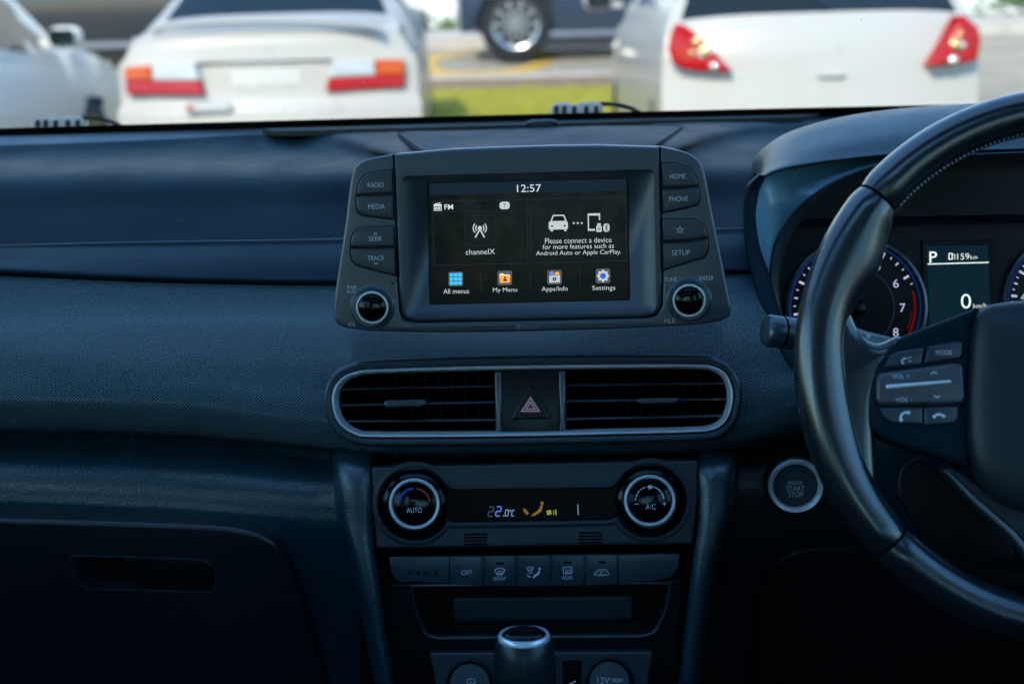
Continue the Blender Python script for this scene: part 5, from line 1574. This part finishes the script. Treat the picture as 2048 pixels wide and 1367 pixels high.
# ================================================================== ENGINE START BUTTON
P_ = Plane(1591, 970, 1.098, 4)
st = thing('engine_start_button', 'round engine start stop button with silver ring beside the steering wheel', 'start button', P_.w(0, 0, 0))
p_ = P_.px1
lathe('collar', P_, 1591, 970, [(62*p_, -0.012), (60*p_, 0.0005), (56*p_, 0.002)], 'black_plastic', st, 64, cap=False)
lathe('ring', P_, 1591, 970, [(57*p_, -0.006), (56*p_, 0.002), (53.5*p_, 0.0042), (47*p_, 0.0034), (43.8*p_, 0.0012), (43*p_, -0.005)], 'ring_chrome', st, 72, cap=False)
cp = lathe('cap', P_, 1591, 970, [(42.6*p_, -0.006), (42*p_, 0.0012), (40*p_, 0.0024), (34*p_, 0.0022), (0, 0.0014)], 'button_plastic', st, 64)
text(P_, 'ENGINE', 1590.5, 964.8, 7.4, 'print_white', cp, 0.0031, 29.5)
text(P_, 'START', 1591, 976, 9.8, 'print_white', cp, 0.0031, 37)
text(P_, 'STOP', 1592, 988, 9.8, 'print_white', cp, 0.0031, 30)
k = Ink(P_, 0.0030); k.box(1583, 948, 1598, 952, 0.9, 1); k.done('indicator_slot', 'print_dim', cp)

# ================================================================== INSTRUMENT CLUSTER
K_ = Plane(1850, 600, 1.262, 15)
clus = thing('instrument_cluster', 'black instrument cluster with rev counter and lit trip display', 'instrument cluster', K_.w(0, -0.05, 0))
mat('face_black', (0.004, 0.005, 0.0055), 0.35, spec=0.3)
fc = prism('face', K_, [(1535, 330), (2700, 310), (2700, 800), (1535, 800)], -0.02, 0.0, 'face_black', clus)
k_ = K_.px1
def gauge(cx, cy, r, nums, a0, da, red_from=None):
    g = lathe('gauge', K_, cx, cy, [(r*k_*1.10, 0.0), (r*k_*1.09, 0.006), (r*k_*1.05, 0.007), (r*k_*1.02, 0.001)], 'panel_plastic', clus, 72, d=0.0005, cap=False)
    k = Ink(K_, 0.0008); k.arc(cx, cy, r, -42, 222, 2.0, 64); k.done('blue_ring', 'lit_ring', g)
    k = Ink(K_, 0.0006); k.arc(cx, cy, r*0.60, 0, 360, 1.2, 48); k.done('inner_ring', 'print_dim', g)
    k = Ink(K_, 0.0008)
    n = len(nums)
    for i in range((n-1)*4+1):
        a = R(a0-da*i/4)
        big = i % 4 == 0
        if red_from is not None and i/4 > red_from: continue
        L0, L1 = r*0.955, r*(0.865 if big else (0.895 if i % 2 == 0 else 0.915))
        k.line([(cx+L0*math.cos(a), cy-L0*math.sin(a)), (cx+L1*math.cos(a), cy-L1*math.sin(a))], 4.6 if big else (3.0 if i % 2 == 0 else 2.0))
    k.done('tick_marks', 'lit_gauge', g)
    for i, s_ in enumerate(nums):
        a = R(a0-da*i)
        text(K_, s_, cx+r*0.725*math.cos(a), cy-r*0.725*math.sin(a), 17, 'lit_gauge', g, 0.0012, 11*len(s_), 0.012, 'numeral')
    return g
tc_ = (1711, 615)
g1 = gauge(*tc_, 130, ['0', '1', '2', '3', '4', '5', '6', '7', '8'], 217.5, 31.1, 6.3)
k = Ink(K_, 0.0008); k.arc(*tc_, 119, -32, 16, 4.5, 16); k.arc(*tc_, 112, -22, -4, 2, 8); k.done('red_zone', 'lit_red', g1)
lathe('needle_hub', K_, *tc_, [(19*k_, 0.0), (19*k_, 0.005), (17*k_, 0.006), (0, 0.0065)], 'gloss_black', g1, 32, d=0.001)
k = Ink(K_, 0.0085, 0.0006); k.poly([(1704, 611.5), (1705, 616.5), (1620, 636), (1619, 633)]); k.done('needle', 'lit_needle', g1)
g2 = gauge(2146, 604, 130, ['0', '20', '40', '60', '80', '100', '120', '140', '160', '180', '200', '220'], 222, 24, None)
ds_ = prism('trip_display', K_, [(1853, 492), (1976, 490), (1983, 690), (1861, 690)], -0.005, 0.0015, 'lit_cluster', clus)
Z = 0.002
text(K_, 'P', 1866.5, 514, 22, 'lit_warm', ds_, Z, 15, 0.012)
k = Ink(K_, Z); k.box(1898, 507, 1904.5, 518, 1.8); k.line([(1907, 508), (1909.5, 510.5), (1909.5, 517), (1907.5, 517)], 1.2); k.done('fuel_symbol', 'lit_warm', ds_)
text(K_, '159', 1926.5, 512.8, 12, 'lit_warm', ds_, Z, 24, 0.0)
text(K_, 'km', 1947.5, 514, 8, 'lit_warm', ds_, Z, 14)
k = Ink(K_, Z); k.line([(1854.5, 528), (1979, 524.5)], 2.0); k.done('divider_line', 'lit_warm', ds_)
text(K_, '0', 1932, 602, 29, 'lit_warm', ds_, Z, 20, 0.004)
text(K_, 'km/h', 1960, 611.5, 10, 'lit_warm', ds_, Z, 27, 0.0)
ring('display_frame', K_, K_.poly([(1853, 492), (1976, 490), (1983, 690), (1861, 690)], 0.0015), [(0.0, 0.001), (0.0, 0.003), (0.004, 0.0035), (0.005, 0.0)], 'black_plastic', clus)

# ================================================================== STALK AND COLUMN
stalk = thing('light_stalk', 'ribbed light and wiper stalk poking out left of the steering wheel', 'stalk', at(1760, 690, 1.03))
a, b = at(1529, 660, 1.010), at(1770, 690, 1.035)
dirv = (b-a).normalized()
class Ax2:
    def __init__(s, o, n):
        s.o, s.n = o, n
        s.u = n.cross(Vector((0, 0, 1))).normalized(); s.v = n.cross(s.u).normalized()
    def uv(s, *z): return Vector((0, 0))
    def w(s, u, v, d=0.0): return s.o+s.u*u+s.v*v+s.n*d
sa = Ax2(a, dirv)
lathe('end_cap', sa, 0, 0, [(0.0, 0.0), (0.008, 0.0002), (0.0108, 0.0012), (0.0119, 0.0035), (0.0120, 0.0125)], 'panel_plastic', stalk, 32, cap=False, smooth=80)
lathe('collar', sa, 0, 0, [(0.0112, 0.0122), (0.0112, 0.0145)], 'void_black', stalk, 32, cap=False)
lathe('twist_grip', sa, 0, 0, [(0.0118, 0.0142), (0.0121, 0.017), (0.0121, 0.046), (0.0112, 0.049)], 'panel_plastic', stalk, 32, cap=False)
lathe('shaft', sa, 0, 0, [(0.0108, 0.049), (0.0110, 0.052), (0.0112, 0.058), (0.0104, 0.0585), (0.0104, 0.060), (0.0112, 0.0605), (0.0105, 0.072), (0.009, 0.080), (0.007, 0.10)], 'panel_plastic', stalk, 32, cap=False)
skp = Plane(1712, 676, 1.007, 10)
for s_, x, y, w_ in (('MIST', 1709, 662.5, 16), ('OFF', 1709, 675, 14), ('AUTO', 1708, 688, 18)):
    text(skp, s_, x, y, 7, 'print_white', stalk, 0.002, w_)
k = Ink(skp, 0.002); k.line([(1721, 660), (1722, 690)], 2); k.poly([(1732, 668), (1743, 668), (1740, 676), (1735, 676)]); k.done('wiper_symbol', 'print_white', stalk)
col = thing('steering_column', 'dark steering column shroud behind the wheel', 'steering column', at(2100, 900, 1.05))
sh = Plane(2130, 880, 1.00, 15)
prism('shroud', sh, fillet([(1770, 700), (2500, 690), (2520, 900), (2440, 1080), (2300, 1150), (1990, 1150), (1850, 1090), (1775, 960), (1740, 900)], 60, 8), -0.16, 0.0, 'satin_trim', col, 0.02, 5)
prism('shroud_face', sh, fillet([(1800, 930), (1850, 905), (1960, 960), (2040, 1120), (1960, 1125), (1850, 1075), (1795, 990)], 25, 6), -0.01, 0.002, 'black_plastic', col, 0.002)

# ================================================================== STEERING WHEEL
WT = 19.0
WO = Vector((0.385, 0.920, 1.135))
wheel_root = thing('steering_wheel', 'black leather steering wheel with thumb buttons at the right edge', 'steering wheel', WO-Vector((0, -0.03, 0)))
class WP(Plane):
    def __init__(s):
        t = R(WT)
        s.o = WO; s.u = Vector((1, 0, 0)); s.v = Vector((0, math.sin(t), math.cos(t))); s.n = s.u.cross(s.v)
        s.px1 = 1/3050.0
Wp = WP()
RC = 0.1705
def rim_section(a0, a1, n, name='rim_section'):
    bm = bmesh.new()
    prev = first = None
    for i in range(n+1):
        a = a0+(a1-a0)*i/n
        am = a if a <= 90 or a >= 270 else 180-a            # mirror to the right side
        am = (am+180) % 360-180
        # thumb swelling towards the hub near ten and two o'clock, merging with the spokes
        sw_ = 0.012*math.exp(-((am-27)/11)**2) + 0.007*math.exp(-((am+8)/20)**2)
        end = min(i, n-i)
        pinch = {0: 0.90, 1: 0.965}.get(end, 1.0)
        c = Vector((math.cos(R(a)), math.sin(R(a))))
        cur = []
        for k in range(22):
            t = 2*PI*k/22
            ro = 0.0150*math.cos(t)*pinch
            h = 0.0185*math.sin(t)*pinch
            if ro < 0: ro *= 1+sw_/0.0150
            # slightly flattened front
            h = h*(1.0 if h < 0 else 0.92)
            r = RC+ro
            cur.append(bm.verts.new(Wp.w(c.x*r, c.y*r, h)))
        if prev: bridge(bm, prev, cur)
        else: first = cur
        prev = cur
    bm.faces.new(first[::-1]); bm.faces.new(prev)
    return obj(name, bm, 'rim_leather', wheel_root, 60)
SEA, SEB = 138.5, 222.5
rim_section(180-SEA+0.35, SEA-0.35, 60)
rim_section(SEA+0.35, SEB-0.35, 60)
rim_section(SEB+0.35, 540-SEB-0.35, 60)
rim_section(540-SEB+0.35, 540-SEA-0.35, 60)
for a in (SEA, SEB, 540-SEB, 540-SEA):
    bm = bmesh.new()
    P0 = []
    for aa in (a-0.4, a+0.4):
        c = Vector((math.cos(R(aa)), math.sin(R(aa))))
        P0.append([bm.verts.new(Wp.w(c.x*(RC+0.0128*math.cos(2*PI*k/20)), c.y*(RC+0.0128*math.cos(2*PI*k/20)), 0.0155*math.sin(2*PI*k/20))) for k in range(20)])
    bridge(bm, *P0)
    obj('rim_joint', bm, 'void_black', wheel_root)
# spokes, pod of buttons, airbag cover; the right side mirrors the left
def mir(P): return [Vector((-p.x, p.y)) for p in P]
def wprism(name, P, d0, d1, mat_, bev, parent=None, both=True, seg=4):
    par = parent or wheel_root
    o = None
    for s in ((0, 1) if both else (0,)):
        bm = bmesh.new()
        add_prism(bm, Wp, mir(P) if s else P, d0, d1, bev, seg)
        bmesh.ops.triangulate(bm, faces=[f for f in bm.faces if len(f.verts) > 4])
        q = obj(name, bm, mat_, par)
        o = o or q
    return o
def wp(pts, d=0.0): return Wp.poly(pts, d)
spk_ = wp(fillet([(1640, 560), (1690, 580), (1704, 640), (1722, 672), (1752, 690), (1798, 668), (1812, 690), (1775, 735), (1752, 800), (1748, 880), (1752, 950), (1756, 1015), (1700, 985), (1655, 910), (1622, 800), (1618, 650)], 22, 6), 0.0)
wprism('spoke', spk_, -0.016, 0.010, 'rim_leather', 0.009, seg=6)
pod = wp(fillet([(1782, 694), (1800, 675), (1870, 648), (1962, 613), (1948, 660), (1940, 860), (1938, 935), (1850, 905), (1772, 880), (1742, 855), (1737, 790), (1752, 730)], [12, 14, 8, 6, 6, 6, 6, 10, 16, 16, 20, 16], 6), 0.012)
wprism('button_pod', pod, -0.016, 0.012, 'satin_trim', 0.004)
wb = lambda pts, r=3: wp(fillet(pts, r, 4), 0.0145)
b1 = wprism('thumb_button', wb([(1768, 735), (1781, 710), (1797, 702), (1849, 694), (1842, 729)], 5), 0.008, 0.0145, 'button_plastic', 0.0015)
b2 = wprism('thumb_button', wb([(1856, 692), (1918, 682), (1926, 685), (1924.5, 710), (1918, 716), (1849, 726.5)], 4), 0.008, 0.0145, 'button_plastic', 0.0015)
b3 = wprism('rocker', wb([(1752, 799), (1753.5, 753), (1763, 744.5), (1911, 725), (1926, 728), (1931, 797), (1921, 808), (1760, 809)], 6), 0.008, 0.016, 'rocker_satin', 0.003)
b4 = wprism('thumb_button', wb([(1760, 815), (1845.5, 814), (1846, 848), (1783, 845), (1768, 834)], 5), 0.008, 0.0145, 'button_plastic', 0.0015)
b5 = wprism('thumb_button', wb([(1849, 814), (1918, 811), (1916, 838), (1908, 846.5), (1849, 850)], 5), 0.008, 0.0145, 'button_plastic', 0.0015)
wprism('rocker_bar', wp(fillet([(1772, 769), (1903, 759), (1904, 766), (1773, 778)], 3.5, 4), 0.0178), 0.014, 0.0178, 'ring_chrome', 0.0012, b3)
zb = 0.0147
text(Wp, 'MODE', 1888, 704.5, 9, 'print_white', b2, zb, 32)
text(Wp, 'VOL +', 1802, 752, 9, 'print_white', b3, 0.0163, 34)
text(Wp, 'VOL -', 1808, 799, 9, 'print_white', b3, 0.0163, 34)
k = Ink(Wp, 0.0162); k.line([(1862, 748), (1868, 743), (1874, 747)], 1.8); k.line([(1868, 790), (1874, 795), (1880, 790)], 1.8); k.done('arrow_marks', 'print_white', b3)
k = Ink(Wp, zb); k.arc(1810, 722, 6, 60, 250, 2.2); k.line([(1816, 716), (1822, 713)], 1.5); k.line([(1817, 722), (1823, 722)], 1.5); k.done('voice_symbol', 'print_white', b1)
k = Ink(Wp, zb); k.arc(1813, 836, 12, 75, 190, 4.5); k.disc(1817, 824.5, 3.8, 10); k.disc(1802, 839, 3.8, 10); k.done('call_symbol', 'print_white', b4)
k = Ink(Wp, zb); k.arc(1878, 834, 9, 15, 165, 4.5, ry=6); k.disc(1868.5, 832.5, 3.4, 10); k.disc(1887.5, 831.5, 3.4, 10); k.done('end_call_symbol', 'print_white', b5)
hl = wp([(1972, 612), (1952, 650), (1944, 720), (1940, 820), (1944, 900), (1965, 960), (2010, 1005), (2080, 1030)], 0.02)
hub = [Vector((0, wp([(2149, 592)], 0.02)[0].y))] + wp([(2060, 597)], 0.02) + hl
hub = hub + [Vector((0, wp([(2149, 1040)], 0.02)[0].y))] + [Vector((-p.x, p.y)) for p in reversed(hub[1:])]
bm = bmesh.new()
P = ccw(catmull(hub, 4))
prev = None
hcen = sum(P, Vector((0, 0)))/len(P)
for sc_, d in ((1, -0.015), (1, 0.010), (0.995, 0.014), (0.98, 0.0175), (0.95, 0.0205), (0.88, 0.0235), (0.78, 0.0258), (0.64, 0.0276), (0.48, 0.0288), (0.3, 0.0296), (0.12, 0.030)):
    cur = [bm.verts.new(Wp.w(hcen.x+(q.x-hcen.x)*sc_, hcen.y+(q.y-hcen.y)*sc_, d)) for q in P]
    if prev: bridge(bm, prev, cur)
    prev = cur
bm.faces.new(prev)
grain(mat('hub_plastic', (0.014, 0.019, 0.025), 0.45, spec=0.5), 700, 0.25, 0.0004)
obj('airbag_cover', bm, 'hub_plastic', wheel_root, 60)

ls = wp(fillet([(1888, 938), (1900, 930), (1990, 985), (2090, 1030), (2150, 1040), (2150, 1200), (2120, 1190), (2075, 1110), (2000, 1040), (1935, 985)], 14, 5), 0.006)
wprism('lower_spoke', ls, -0.012, 0.006, 'hub_plastic', 0.003)
wprism('spoke_trim', wp(fillet([(1886, 940), (1893, 938), (1960, 1000), (2030, 1062), (2088, 1130), (2120, 1200), (2112, 1202), (2078, 1140), (2020, 1070), (1950, 1008)], 3, 3), 0.0085), -0.004, 0.0085, 'bar_satin', 0.0012)
bt = wp(fillet([(2090, 1120), (2149, 1110), (2210, 1120), (2200, 1290), (2149, 1300), (2100, 1290)], 12, 5), 0.004)
wprism('lower_spoke', bt, -0.014, 0.003, 'hub_plastic', 0.003, both=False)

# stitching along the inside of the rim
bm = bmesh.new()
for a in np.arange(44, 137, 1.15):
    for sgn in (1,):
        c = Vector((math.cos(R(a)), math.sin(R(a)))); c2 = Vector((math.cos(R(a+0.6)), math.sin(R(a+0.6))))
        for da in (0,):
            r = RC-0.0138
            q = [Wp.w(c.x*r, c.y*r, 0.0070), Wp.w(c2.x*r, c2.y*r, 0.0086), Wp.w(c2.x*(r-0.0012), c2.y*(r-0.0012), 0.0078), Wp.w(c.x*(r-0.0012), c.y*(r-0.0012), 0.0062)]
            bm.faces.new([bm.verts.new(v) for v in q])
o = obj('stitching', bm, 'print_dim', wheel_root, 180); o['kind'] = 'stuff'
